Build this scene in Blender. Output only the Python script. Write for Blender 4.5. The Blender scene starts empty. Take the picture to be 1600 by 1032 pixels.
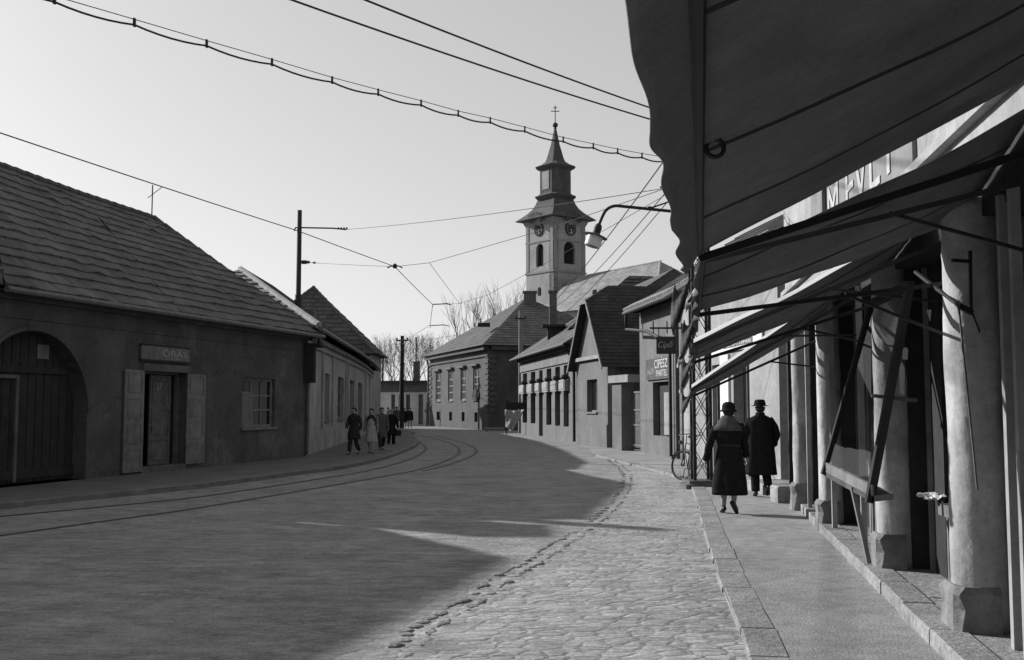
import bpy, bmesh, math, random
from mathutils import Vector, Matrix, noise
from mathutils.geometry import tessellate_polygon
random.seed(7)
R = math.radians
SC = bpy.context.scene
COL = SC.collection

# ------------------------------------------------------------------ camera, sky, sun, exposure
H = 1.65; F = 1600.0
PITCH = math.atan(120/1600.0)
cam = bpy.data.cameras.new("camera"); cam.lens = 36; cam.sensor_width = 36
cam.clip_start = 0.05; cam.clip_end = 3000
co = bpy.data.objects.new("camera", cam); COL.objects.link(co)
co.location = (0, 0, H); co.rotation_euler = (math.pi/2 + PITCH, 0, 0)
SC.camera = co
SUN_EL = R(25.0); SUN_AZ = math.atan2(-0.84, 0.54)      # measured from +Y towards +X
w = bpy.data.worlds.new("World"); SC.world = w; w.use_nodes = True
nt = w.node_tree; nt.nodes.clear()
sky = nt.nodes.new('ShaderNodeTexSky'); sky.sky_type = 'NISHITA'; sky.sun_disc = False
sky.sun_elevation = SUN_EL; sky.sun_rotation = SUN_AZ
sky.air_density = 1.0; sky.dust_density = 1.2; sky.ozone_density = 1.0; sky.altitude = 100
bw = nt.nodes.new('ShaderNodeRGBToBW'); bg = nt.nodes.new('ShaderNodeBackground'); wo = nt.nodes.new('ShaderNodeOutputWorld')
bg.inputs[1].default_value = 0.085
pw_ = nt.nodes.new('ShaderNodeMath'); pw_.operation = 'POWER'; pw_.inputs[1].default_value = 0.5     # soft roll-off of the sun-side glow
ml_ = nt.nodes.new('ShaderNodeMath'); ml_.operation = 'MULTIPLY'; ml_.inputs[1].default_value = 5.3/4.4**0.5
nt.links.new(sky.outputs[0], bw.inputs[0]); nt.links.new(bw.outputs[0], pw_.inputs[0]); nt.links.new(pw_.outputs[0], ml_.inputs[0]); nt.links.new(ml_.outputs[0], bg.inputs[0]); nt.links.new(bg.outputs[0], wo.inputs[0])
sl = bpy.data.lights.new("sun", 'SUN'); sl.energy = 4.2; sl.angle = R(0.6); sl.color = (1, 1, 1)
so = bpy.data.objects.new("sun", sl); COL.objects.link(so)
sd = Vector((math.sin(SUN_AZ)*math.cos(SUN_EL), math.cos(SUN_AZ)*math.cos(SUN_EL), math.sin(SUN_EL)))
so.rotation_euler = sd.to_track_quat('Z', 'Y').to_euler(); so.location = sd*60
SC.view_settings.view_transform = 'Standard'; SC.view_settings.look = 'None'
SC.view_settings.exposure = 0.6; SC.view_settings.gamma = 1
SC.cycles.max_bounces = 6; SC.cycles.transparent_max_bounces = 8

# ------------------------------------------------------------------ helpers
cP, sP = math.cos(PITCH), math.sin(PITCH)
def ray(px, py):
    u = (px-800)/F; v = (516-py)/F
    return Vector((u, cP - v*sP, sP + v*cP))
def Wp(px, py, Y):
    d = ray(px, py); return Vector((0, 0, H)) + d*(Y/d.y)
def G(px, py, z=0.0):
    d = ray(px, py); return Vector((0, 0, H)) + d*((z-H)/d.z)

ORG = {}
def link(o, parent=None):
    COL.objects.link(o)
    if parent is not None: o.parent = parent
    return o
def tag(o, label=None, cat=None, group=None, kind=None):
    if label: o["label"] = label
    if cat: o["category"] = cat
    if group: o["group"] = group
    if kind: o["kind"] = kind
    return o
def empty(name, loc, label=None, cat=None, group=None, rz=0):
    o = bpy.data.objects.new(name, None); COL.objects.link(o)
    o.empty_display_size = 0.2
    o.location = loc; o.rotation_euler = (0, 0, rz)
    ORG[o.name] = Vector(loc)
    return tag(o, label, cat, group)

class MB:
    def __init__(s): s.v = []; s.f = []; s.m = []; s.uv = {}; s.cm = 0
    def face(s, pts, uv=None):
        i = len(s.v); s.v += [tuple(p) for p in pts]
        s.f.append(tuple(range(i, i+len(pts)))); s.m.append(s.cm)
        if uv: s.uv[len(s.f)-1] = uv
    def obox(s, o, a, b, c):
        o, a, b, c = Vector(o), Vector(a), Vector(b), Vector(c)
        p = [o, o+a, o+a+b, o+b, o+c, o+a+c, o+a+b+c, o+b+c]
        i = len(s.v); s.v += [tuple(q) for q in p]
        for f in ((0,3,2,1),(4,5,6,7),(0,1,5,4),(1,2,6,5),(2,3,7,6),(3,0,4,7)):
            s.f.append(tuple(i+k for k in f)); s.m.append(s.cm)
    def box(s, c, size, rz=0, rot=None):
        M = rot if rot is not None else Matrix.Rotation(rz, 3, 'Z')
        a, b, d = M@Vector((size[0],0,0)), M@Vector((0,size[1],0)), M@Vector((0,0,size[2]))
        s.obox(Vector(c)-(a+b+d)/2, a, b, d)
    def bar(s, p, q, wdt, hgt=None):
        p, q = Vector(p), Vector(q); d = (q-p); L = d.length
        if L < 1e-6: return
        d.normalize(); up = Vector((0,0,1)) if abs(d.z) < .95 else Vector((0,1,0))
        x = d.cross(up).normalized(); y = x.cross(d).normalized(); h = hgt or wdt
        s.obox(p - x*wdt/2 - y*h/2, x*wdt, d*L, y*h)
    def tube(s, pts, r, n=8, cap=True):
        pts = [Vector(p) for p in pts]; rs = r if isinstance(r, (list, tuple)) else [r]*len(pts)
        rings = []; prev = None
        for i, p in enumerate(pts):
            d = (pts[min(i+1, len(pts)-1)] - pts[max(i-1, 0)]).normalized()
            if prev is None:
                up = Vector((0,0,1)) if abs(d.z) < .9 else Vector((1,0,0))
                x = d.cross(up).normalized()
            else:
                x = (prev - d*prev.dot(d)).normalized()
            prev = x; y = d.cross(x)
            rings.append([p + x*math.cos(2*math.pi*k/n)*rs[i] + y*math.sin(2*math.pi*k/n)*rs[i] for k in range(n)])
        s.loft(rings, cap)
    def loft(s, rings, cap=True, closed=True):
        n = len(rings[0]); i0 = len(s.v)
        for r in rings: s.v += [tuple(p) for p in r]
        for a in range(len(rings)-1):
            for k in range(n if closed else n-1):
                k2 = (k+1) % n
                s.f.append((i0+a*n+k, i0+a*n+k2, i0+(a+1)*n+k2, i0+(a+1)*n+k)); s.m.append(s.cm)
        if cap and closed:
            s.f.append(tuple(i0+k for k in range(n))[::-1]); s.m.append(s.cm)
            b = i0+(len(rings)-1)*n; s.f.append(tuple(b+k for k in range(n))); s.m.append(s.cm)
    def lathe(s, c, prof, n=16, ax=None):
        c = Vector(c); M = ax if ax is not None else Matrix.Identity(3)
        s.loft([[c + M@Vector((r*math.cos(2*math.pi*k/n), r*math.sin(2*math.pi*k/n), z)) for k in range(n)] for r, z in prof])
    def grid(s, fn, nu, nv, uv=False):
        i0 = len(s.v)
        for a in range(nu+1):
            for b in range(nv+1): s.v.append(tuple(fn(a/nu, b/nv)))
        for a in range(nu):
            for b in range(nv):
                k = i0+a*(nv+1)+b
                s.f.append((k, k+nv+1, k+nv+2, k+1)); s.m.append(s.cm)
    def sheet(s, fn, nu, nv, th=0.01):
        """a grid with a thickness along z-ish"""
        s.grid(fn, nu, nv)
    def build(s, name, mat, parent=None, smooth=False, local=False, recalc=True, weld=False):
        me = bpy.data.meshes.new(name)
        off = Vector((0,0,0))
        if parent is not None and not local: off = ORG[parent.name]
        me.from_pydata([tuple(Vector(p)-off) for p in s.v], [], s.f)
        mats = mat if isinstance(mat, (list, tuple)) else [mat]
        for m in mats: me.materials.append(m)
        for i, p in enumerate(me.polygons): p.material_index = s.m[i]
        if s.uv:
            ul = me.uv_layers.new(name="UVMap")
            for i, p in enumerate(me.polygons):
                u = s.uv.get(i)
                if u:
                    for k, li in enumerate(p.loop_indices): ul.data[li].uv = u[k]
        if recalc or weld:
            bm = bmesh.new(); bm.from_mesh(me)
            if weld: bmesh.ops.remove_doubles(bm, verts=bm.verts, dist=1e-5)
            if recalc: bmesh.ops.recalc_face_normals(bm, faces=bm.faces)
            bm.to_mesh(me); bm.free()
        if smooth:
            for p in me.polygons: p.use_smooth = True
        me.update()
        o = bpy.data.objects.new(name, me); link(o, parent)
        ORG[o.name] = off
        return o

def solid(o, th, off=0.0):
    m = o.modifiers.new("thickness", 'SOLIDIFY'); m.thickness = th; m.offset = off; return o

class Fr:
    """vertical facade plane: s runs to the right as seen from the street, n points to the street"""
    def __init__(s, A, B):
        s.A = Vector((A[0], A[1], 0)); s.B = Vector((B[0], B[1], 0))
        s.d = (s.B-s.A).normalized(); s.L = (s.B-s.A).length
        s.n = Vector((s.d.y, -s.d.x, 0))
    def P(s, u, z, o=0.0): return s.A + s.d*u + s.n*o + Vector((0,0,z))
    def sz(s, px, py, o=0.0):
        d = ray(px, py); C = Vector((0,0,H)); t = ((s.A + s.n*o) - C).dot(s.n)/d.dot(s.n)
        q = C + d*t; return (q-s.A).dot(s.d), q.z
    def s_(s, px, o=0.0): return s.sz(px, 600, o)[0]
    def box(s, mb, u0, u1, z0, z1, o0, o1):
        mb.obox(s.P(u0, z0, o0), s.d*(u1-u0), s.n*(o1-o0), Vector((0,0,z1-z0)))

def wall(fr, outer, holes, th=0.3, o=0.0):
    """wall sheet with real openings: front, back and reveals"""
    mb = MB()
    loops = [outer] + holes
    poly = [[Vector((u, z, 0)) for u, z in lp] for lp in loops]
    flat = [p for lp in loops for p in lp]
    tris = tessellate_polygon(poly)
    for dep in (o, o-th):
        for t in tris: mb.face([fr.P(flat[i][0], flat[i][1], dep) for i in t])
    for lp in loops:
        for i in range(len(lp)):
            a, b = lp[i], lp[(i+1) % len(lp)]
            mb.face([fr.P(a[0], a[1], o), fr.P(b[0], b[1], o), fr.P(b[0], b[1], o-th), fr.P(a[0], a[1], o-th)])
    return mb
def rect(u0, u1, z0, z1): return [(u0, z0), (u1, z0), (u1, z1), (u0, z1)]
def arch(u0, u1, z0, z1, n=14):
    """opening with a round top whose apex is z1"""
    r = (u1-u0)/2; c = (u0+u1)/2; hgt = min(r, (z1-z0)*.8); zs = z1-hgt
    return [(u0, z0), (u1, z0)] + [(c + r*math.cos(math.pi*k/n), zs + hgt*math.sin(math.pi*k/n)) for k in range(n+1)]

# ------------------------------------------------------------------ materials (all grey: black-and-white photograph)
MATS = {}
def mat(name, base, rough=0.9, var=0.25, scale=1.5, bump=0.0, bscale=20, spec=0.3, streak=0.0, metallic=0.0, fine=0.12, patch=0.0, grain=0.0):
    if name in MATS: return MATS[name]
    m = bpy.data.materials.new(name); m.use_nodes = True; t = m.node_tree; N = t.nodes; Lk = t.links
    b = N['Principled BSDF']
    b.inputs['Roughness'].default_value = rough; b.inputs['Specular IOR Level'].default_value = spec
    b.inputs['Metallic'].default_value = metallic
    tc = N.new('ShaderNodeTexCoord')
    def nz(sc, det=5, vec=None, ro=.6):
        n = N.new('ShaderNodeTexNoise'); n.inputs['Scale'].default_value = sc; n.inputs['Detail'].default_value = det
        n.inputs['Roughness'].default_value = ro
        Lk.new(vec or tc.outputs['Object'], n.inputs['Vector']); return n.outputs['Fac']
    def mr(x, a, c, lo=.3, hi=.7):
        q = N.new('ShaderNodeMapRange'); q.inputs['From Min'].default_value = lo; q.inputs['From Max'].default_value = hi
        q.inputs['To Min'].default_value = a; q.inputs['To Max'].default_value = c; Lk.new(x, q.inputs['Value']); return q.outputs[0]
    def mul(x, y):
        q = N.new('ShaderNodeMath'); q.operation = 'MULTIPLY'
        for i, z in enumerate((x, y)):
            if isinstance(z, float): q.inputs[i].default_value = z
            else: Lk.new(z, q.inputs[i])
        return q.outputs[0]
    val = mul(mr(nz(scale), 1-var, 1+var), mr(nz(scale*9, 6), 1-fine, 1+fine))
    if streak > 0:
        mp = N.new('ShaderNodeMapping'); mp.inputs['Scale'].default_value = (1.8, 1.8, .5); Lk.new(tc.outputs['Object'], mp.inputs['Vector'])
        val = mul(val, mr(nz(.9, 8, mp.outputs[0], .75), 1-streak*.55, 1+streak*.3, .35, .65))
    if patch > 0:
        pm = mr(nz(.55, 9, None, .72), 0.0, 1.0, .56, .585); pk = N.new('ShaderNodeMath'); pk.operation = 'MULTIPLY_ADD'
        pk.inputs[1].default_value = patch; pk.inputs[2].default_value = 1.0; Lk.new(pm, pk.inputs[0]); val = mul(val, pk.outputs[0])
        cr = N.new('ShaderNodeTexVoronoi'); cr.feature = 'DISTANCE_TO_EDGE'; cr.inputs['Scale'].default_value = .55
        nn_ = N.new('ShaderNodeTexNoise'); nn_.inputs['Scale'].default_value = 1.7; nn_.inputs['Detail'].default_value = 6
        av = N.new('ShaderNodeVectorMath'); av.operation = 'ADD'; Lk.new(tc.outputs['Object'], nn_.inputs['Vector']); Lk.new(tc.outputs['Object'], av.inputs[0]); Lk.new(nn_.outputs['Color'], av.inputs[1])
        Lk.new(av.outputs[0], cr.inputs['Vector']); val = mul(val, mr(cr.outputs['Distance'], .55, 1.0, .0, .012))
    if grain > 0: val = mul(val, mr(nz(55, 3, None, .8), 1-grain, 1+grain, .35, .65))
    val = mul(val, float(base))
    cc = N.new('ShaderNodeCombineColor')
    for i in range(3): Lk.new(val, cc.inputs[i])
    Lk.new(cc.outputs[0], b.inputs['Base Color'])
    if bump > 0:
        bp = N.new('ShaderNodeBump'); bp.inputs['Strength'].default_value = bump; bp.inputs['Distance'].default_value = .02
        Lk.new(nz(bscale, 6), bp.inputs['Height']); Lk.new(bp.outputs[0], b.inputs['Normal'])
    MATS[name] = m; return m

def stone_mat(name, base, sx, sy, dark=.45, bump=.6, var=.25, rough=.9, rot=0.0, wob=.35, bmp_dist=.03, mode='vor'):
    m = bpy.data.materials.new(name); m.use_nodes = True; t = m.node_tree; N = t.nodes; Lk = t.links
    b = N['Principled BSDF']; b.inputs['Roughness'].default_value = rough; b.inputs['Specular IOR Level'].default_value = .3
    tc = N.new('ShaderNodeTexCoord')
    nw = N.new('ShaderNodeTexNoise'); nw.inputs['Scale'].default_value = 1.2; nw.inputs['Detail'].default_value = 3
    Lk.new(tc.outputs['Object'], nw.inputs['Vector'])
    ad = N.new('ShaderNodeVectorMath'); ad.operation = 'MULTIPLY_ADD'; ad.inputs[1].default_value = (wob, wob, 0)
    Lk.new(nw.outputs['Color'], ad.inputs[0]); Lk.new(tc.outputs['Object'], ad.inputs[2])
    mp = N.new('ShaderNodeMapping'); mp.inputs['Scale'].default_value = (sx, sy, 1); mp.inputs['Rotation'].default_value = (0, 0, rot)
    Lk.new(ad.outputs[0], mp.inputs['Vector'])
    vo = N.new('ShaderNodeTexVoronoi'); vo.feature = 'DISTANCE_TO_EDGE'; vo.inputs['Scale'].default_value = 1.0; vo.inputs['Randomness'].default_value = .75
    Lk.new(mp.outputs[0], vo.inputs['Vector'])
    vc = N.new('ShaderNodeTexVoronoi'); vc.inputs['Scale'].default_value = 1.0; vc.inputs['Randomness'].default_value = .75
    Lk.new(mp.outputs[0], vc.inputs['Vector'])
    mr = N.new('ShaderNodeMapRange'); mr.inputs['From Min'].default_value = .0; mr.inputs['From Max'].default_value = .11
    mr.inputs['To Min'].default_value = dark; mr.inputs['To Max'].default_value = 1; Lk.new(vo.outputs['Distance'], mr.inputs['Value'])
    sp = N.new('ShaderNodeSeparateColor'); Lk.new(vc.outputs['Color'], sp.inputs[0])
    m2 = N.new('ShaderNodeMapRange'); m2.inputs['To Min'].default_value = 1-var; m2.inputs['To Max'].default_value = 1+var; Lk.new(sp.outputs[0], m2.inputs['Value'])
    n2 = N.new('ShaderNodeTexNoise'); n2.inputs['Scale'].default_value = .8; n2.inputs['Detail'].default_value = 8; n2.inputs['Roughness'].default_value = .75
    Lk.new(tc.outputs['Object'], n2.inputs['Vector'])
    m3 = N.new('ShaderNodeMapRange'); m3.inputs['From Min'].default_value = .3; m3.inputs['From Max'].default_value = .7
    m3.inputs['To Min'].default_value = .7*base; m3.inputs['To Max'].default_value = 1.3*base; Lk.new(n2.outputs['Fac'], m3.inputs['Value'])
    a1 = N.new('ShaderNodeMath'); a1.operation = 'MULTIPLY'; Lk.new(mr.outputs[0], a1.inputs[0]); Lk.new(m2.outputs[0], a1.inputs[1])
    g1 = N.new('ShaderNodeTexNoise'); g1.inputs['Scale'].default_value = 40; g1.inputs['Detail'].default_value = 4; g1.inputs['Roughness'].default_value = .8
    Lk.new(tc.outputs['Object'], g1.inputs['Vector'])
    g2 = N.new('ShaderNodeMapRange'); g2.inputs['From Min'].default_value = .35; g2.inputs['From Max'].default_value = .65; g2.inputs['To Min'].default_value = .68; g2.inputs['To Max'].default_value = 1.32
    Lk.new(g1.outputs['Fac'], g2.inputs['Value'])
    # sand and dirt lie over the joints in patches
    g3 = N.new('ShaderNodeTexNoise'); g3.inputs['Scale'].default_value = .9; g3.inputs['Detail'].default_value = 6; g3.inputs['Roughness'].default_value = .7
    Lk.new(tc.outputs['Object'], g3.inputs['Vector'])
    g4 = N.new('ShaderNodeMapRange'); g4.inputs['From Min'].default_value = .42; g4.inputs['From Max'].default_value = .58; Lk.new(g3.outputs['Fac'], g4.inputs['Value'])
    g5 = N.new('ShaderNodeMix'); g5.inputs[2].default_value = 1.0; Lk.new(g4.outputs[0], g5.inputs[0]); Lk.new(a1.outputs[0], g5.inputs[2]); g5.inputs[3].default_value = 1.0
    a1b = N.new('ShaderNodeMath'); a1b.operation = 'MULTIPLY'; Lk.new(g5.outputs[0], a1b.inputs[0]); Lk.new(g2.outputs[0], a1b.inputs[1])
    fm_ = N.new('ShaderNodeMapping'); fm_.inputs['Scale'].default_value = (2.2, 5, 1); fm_.inputs['Rotation'].default_value = (0, 0, .15); Lk.new(tc.outputs['Object'], fm_.inputs['Vector'])
    f1_ = N.new('ShaderNodeTexNoise'); f1_.inputs['Scale'].default_value = 1.0; f1_.inputs['Detail'].default_value = 9; f1_.inputs['Roughness'].default_value = .78; Lk.new(fm_.outputs[0], f1_.inputs['Vector'])
    f2_ = N.new('ShaderNodeMapRange'); f2_.inputs['From Min'].default_value = .36; f2_.inputs['From Max'].default_value = .62; f2_.inputs['To Min'].default_value = .62; f2_.inputs['To Max'].default_value = 1.22; Lk.new(f1_.outputs['Fac'], f2_.inputs['Value'])
    a1c = N.new('ShaderNodeMath'); a1c.operation = 'MULTIPLY'; Lk.new(a1b.outputs[0], a1c.inputs[0]); Lk.new(f2_.outputs[0], a1c.inputs[1])
    a2 = N.new('ShaderNodeMath'); a2.operation = 'MULTIPLY'; Lk.new(a1c.outputs[0], a2.inputs[0]); Lk.new(m3.outputs[0], a2.inputs[1])
    cc = N.new('ShaderNodeCombineColor')
    for i in range(3): Lk.new(a2.outputs[0], cc.inputs[i])
    Lk.new(cc.outputs[0], b.inputs['Base Color'])
    n3 = N.new('ShaderNodeTexNoise'); n3.inputs['Scale'].default_value = 25; n3.inputs['Detail'].default_value = 5
    Lk.new(tc.outputs['Object'], n3.inputs['Vector'])
    mh = N.new('ShaderNodeMapRange'); mh.inputs['From Max'].default_value = .2; Lk.new(vo.outputs['Distance'], mh.inputs['Value'])
    ah = N.new('ShaderNodeMath'); ah.operation = 'MULTIPLY_ADD'; ah.inputs[1].default_value = .35; Lk.new(n3.outputs['Fac'], ah.inputs[0]); Lk.new(mh.outputs[0], ah.inputs[2])
    ah2 = N.new('ShaderNodeMath'); ah2.operation = 'MULTIPLY_ADD'; ah2.inputs[1].default_value = .8; Lk.new(sp.outputs[1], ah2.inputs[0]); Lk.new(ah.outputs[0], ah2.inputs[2])
    bp = N.new('ShaderNodeBump'); bp.inputs['Strength'].default_value = bump; bp.inputs['Distance'].default_value = bmp_dist
    Lk.new(ah2.outputs[0], bp.inputs['Height']); Lk.new(bp.outputs[0], b.inputs['Normal'])
    MATS[name] = m; return m

def tile_mat(name, base, per=.18, bump=.5, var=.3):
    """roof tiles: UV in metres (u along the eave, v up the slope)"""
    m = bpy.data.materials.new(name); m.use_nodes = True; t = m.node_tree; N = t.nodes; Lk = t.links
    b = N['Principled BSDF']; b.inputs['Roughness'].default_value = .9; b.inputs['Specular IOR Level'].default_value = .2
    uv = N.new('ShaderNodeUVMap'); tc = N.new('ShaderNodeTexCoord')
    br = N.new('ShaderNodeTexBrick'); br.inputs['Scale'].default_value = 1; br.inputs['Brick Width'].default_value = per
    br.inputs['Row Height'].default_value = .35; br.inputs['Mortar Size'].default_value = .012; br.inputs['Mortar Smooth'].default_value = .4
    br.inputs['Color1'].default_value = (1-var,)*3+(1,); br.inputs['Color2'].default_value = (1+var*.4,)*3+(1,); br.inputs['Mortar'].default_value = (.45,)*3+(1,)
    Lk.new(uv.outputs[0], br.inputs['Vector'])
    n2 = N.new('ShaderNodeTexNoise'); n2.inputs['Scale'].default_value = .9; n2.inputs['Detail'].default_value = 7; n2.inputs['Roughness'].default_value = .7
    Lk.new(tc.outputs['Object'], n2.inputs['Vector'])
    m3 = N.new('ShaderNodeMapRange'); m3.inputs['From Min'].default_value = .3; m3.inputs['From Max'].default_value = .7
    m3.inputs['To Min'].default_value = .65*base; m3.inputs['To Max'].default_value = 1.35*base; Lk.new(n2.outputs['Fac'], m3.inputs['Value'])
    mx = N.new('ShaderNodeMix'); mx.data_type = 'RGBA'; mx.blend_type = 'MULTIPLY'; mx.inputs[0].default_value = 1
    Lk.new(br.outputs['Color'], mx.inputs[6])
    cc = N.new('ShaderNodeCombineColor')
    for i in range(3): Lk.new(m3.outputs[0], cc.inputs[i])
    Lk.new(cc.outputs[0], mx.inputs[7]); Lk.new(mx.outputs[2], b.inputs['Base Color'])
    bp = N.new('ShaderNodeBump'); bp.inputs['Strength'].default_value = bump; bp.inputs['Distance'].default_value = .02
    Lk.new(br.outputs['Color'], bp.inputs['Height']); Lk.new(bp.outputs[0], b.inputs['Normal'])
    MATS[name] = m; return m

def glass_mat(name, tint=.02, rough=.06, alpha=None):
    m = bpy.data.materials.new(name); m.use_nodes = True; t = m.node_tree; N = t.nodes; Lk = t.links
    b = N['Principled BSDF']; b.inputs['Base Color'].default_value = (tint,)*3+(1,); b.inputs['Roughness'].default_value = rough
    b.inputs['Specular IOR Level'].default_value = .5
    if alpha is not None:
        tr = N.new('ShaderNodeBsdfTransparent'); tr.inputs[0].default_value = (.8, .8, .8, 1)
        gl = N.new('ShaderNodeBsdfGlossy'); gl.inputs['Roughness'].default_value = .03; gl.inputs[0].default_value = (.9,)*3+(1,)
        fr = N.new('ShaderNodeFresnel'); fr.inputs[0].default_value = 1.12
        mx = N.new('ShaderNodeMixShader'); mx.inputs[0].default_value = .10; Lk.new(tr.outputs[0], mx.inputs[1]); Lk.new(gl.outputs[0], mx.inputs[2])
        Lk.new(mx.outputs[0], N['Material Output'].inputs[0])
    MATS[name] = m; return m

M_ground = mat('ground_dirt', .2, grain=.2, var=.3, bump=.5)
M_road = stone_mat('road_setts', .235, 6.5, 10, dark=.74, bump=.5, var=.13, wob=.16, bmp_dist=.012)
M_cob = stone_mat('cobble_stone', .285, 5.2, 8.5, dark=.62, bump=.55, var=.14, wob=.22, rot=.2, bmp_dist=.016)
M_pave = mat('pavement_asphalt', .245, var=.2, scale=.7, bump=.5, bscale=45, fine=.2, patch=-.12, grain=.35)
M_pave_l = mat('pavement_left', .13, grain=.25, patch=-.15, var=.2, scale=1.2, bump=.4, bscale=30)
M_kerb = mat('kerb_stone', .225, var=.3, scale=2, bump=.8, bscale=25, fine=.3)
M_ledge = mat('ledge_stone', .24, var=.3, scale=2, bump=.9, bscale=22, fine=.3)
M_lime_dark = mat('dark_plaster', .078, patch=.35, grain=.1, var=.3, scale=.9, bump=.25, streak=.3)
M_grey_pl = mat('pale_plaster', .31, patch=-.35, grain=.12, var=.28, scale=1.0, bump=.4, bscale=14, streak=.35)
M_pl_mid = mat('mid_plaster', .14, patch=-.18, grain=.08, var=.18, scale=.8, bump=.4, bscale=14, streak=.25)
M_pl_light = mat('light_plaster', .27, patch=-.15, grain=.08, var=.18, scale=.9, bump=.3, bscale=16, streak=.3)
M_pl_white = mat('white_plaster', .5, var=.15, scale=.7, streak=.2)
M_shop = mat('whitewash_column', .36, var=.3, scale=2.2, bump=.4, bscale=14, streak=.7, patch=-.5, grain=.07)
M_shop_wall = mat('shop_wall', .30, var=.2, scale=1.2, bump=.3, streak=.3)
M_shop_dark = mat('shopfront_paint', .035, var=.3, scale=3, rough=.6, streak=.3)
M_shop_low = mat('shop_wall_shade', .028, var=.35, scale=2, bump=.4, streak=.4)  # lower shop wall: the shade under the awnings is put into its colour
M_wood = mat('weathered_wood', .11, var=.3, scale=4, bump=.3, streak=.4)
M_wood_l = mat('pale_wood', .17, var=.25, scale=4, bump=.3, streak=.4)
M_wood_d = mat('dark_wood', .028, var=.3, scale=4, streak=.3)
M_iron = mat('black_iron', .02, rough=.6, var=.2, scale=6)
M_iron_g = mat('grey_iron', .10, rough=.5, var=.3, scale=6)
M_canvas = mat('dark_canvas', .115, var=.35, scale=.8, bump=.3, bscale=90, rough=1, spec=.05, grain=.15, streak=.3)
_t = M_canvas.node_tree; _tl = _t.nodes.new('ShaderNodeBsdfTranslucent'); _tl.inputs[0].default_value = (.05, .05, .05, 1); _ad = _t.nodes.new('ShaderNodeAddShader')
_t.links.new(_t.nodes['Principled BSDF'].outputs[0], _ad.inputs[0]); _t.links.new(_tl.outputs[0], _ad.inputs[1]); _t.links.new(_ad.outputs[0], _t.nodes['Material Output'].inputs[0])
M_canvas_s = mat('canvas_seam', .04, rough=1, spec=.05)
M_canvas_l = mat('pale_canvas', .28, var=.1, rough=1, spec=.05)
M_canvas_m = mat('grey_canvas', .09, var=.25, scale=3, rough=1, spec=.05)
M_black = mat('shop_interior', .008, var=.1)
M_glass = glass_mat('window_glass', .015)
M_sheet = glass_mat('clear_glass', alpha=.5)
M_white = mat('white_paint', .6, var=.1, scale=3)
M_sign_w = mat('sign_white', .62, var=.08, scale=3)
M_sign_g = mat('sign_grey', .14, var=.25, scale=5)
M_sign_d = mat('sign_dark', .035, var=.2, scale=5)
M_letter = mat('letter_pale', .5, var=.2, scale=8)
M_letter_d = mat('letter_dim', .30, var=.3, scale=8)
M_letter_k = mat('letter_dark', .05, var=.2, scale=8)
M_cloth_k = mat('black_wool', .018, var=.25, scale=8, rough=1, spec=.05)
M_cloth_d = mat('dark_wool', .035, var=.3, scale=8, rough=1, spec=.05)
M_cloth_g = mat('grey_wool', .09, var=.25, scale=10, rough=1, spec=.05)
M_cloth_l = mat('pale_cloth', .33, var=.15, scale=9, rough=1, spec=.05)
M_skin = mat('skin', .30, var=.08, scale=12, rough=.6)
M_stock = mat('stocking', .26, var=.08, scale=12, rough=.6)
M_hair = mat('hair', .02, var=.3, scale=20, rough=.6)
M_leather = mat('black_leather', .012, var=.2, scale=12, rough=.45)
M_rail = mat('rail_steel', .09, rough=.75, var=.3, scale=5)
M_groove = mat('rail_groove', .07, var=.2)
M_rubber = mat('rubber', .015, rough=.7, var=.2)
M_lampglass = mat('lamp_glass', .55, rough=.25, var=.08, scale=8)
M_enam = mat('enamel', .10, rough=.4, var=.2, scale=8)
M_bark = mat('bark', .09, var=.3, scale=6)
M_tile1 = tile_mat('near_roof_tiles', .13, per=.16, var=.22)
M_tile2 = tile_mat('corner_roof_tiles', .16, per=.2, var=.35)
M_tile3 = tile_mat('steep_roof_tiles', .09, per=.25, var=.3)
M_tileB = tile_mat('villa_roof_tiles', .105, per=.3, var=.18)
M_tileC = tile_mat('shop_roof_tiles', .125, per=.3, var=.18)
M_tileD = tile_mat('dark_roof_tiles', .05, per=.3, var=.25)
M_tileN = tile_mat('church_roof_tiles', .26, per=.5, var=.15)
M_brick = mat('chimney_brick', .10, var=.35, scale=6, bump=.3)
M_church = mat('church_plaster', .26, var=.15, scale=.3, streak=.25)
M_copper = mat('tower_sheet_roof', .07, var=.25, scale=.6, streak=.3)
M_coat_trim = mat('church_trim', .2, var=.15, scale=.5)
M_ridge = mat('ridge_tiles', .24, var=.3, scale=5)
M_ridge_d = mat('dark_ridge_tiles', .08, var=.3, scale=5)

def text_mesh(txt, fr, u0, z0, height, mt, parent, o=.01, width=None, depth=.004, italic=0.0, slope=0.0, name='lettering'):
    cu = bpy.data.curves.new(name, 'FONT'); cu.body = txt; cu.size = 1; cu.extrude = 0.0; cu.shear = italic
    ob = bpy.data.objects.new(name, cu); COL.objects.link(ob)
    dg = bpy.context.evaluated_depsgraph_get(); me0 = bpy.data.meshes.new_from_object(ob.evaluated_get(dg))
    xs = [v.co.x for v in me0.vertices]; ys = [v.co.y for v in me0.vertices]
    x0, x1, y0, y1 = min(xs), max(xs), min(ys), max(ys)
    k = height/(y1-y0); kx = k if width is None else width/(x1-x0)
    mb = MB()
    for p in me0.polygons:
        pts = [me0.vertices[i].co for i in p.vertices]
        mb.face([fr.P(u0+(q.x-x0)*kx, z0+(q.y-y0)*k+slope*(q.x-x0)*kx, o) for q in pts])
    bpy.data.objects.remove(ob); bpy.data.meshes.remove(me0); bpy.data.curves.remove(cu)
    r = mb.build(name, mt, parent); solid(r, depth)
    return r

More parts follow.
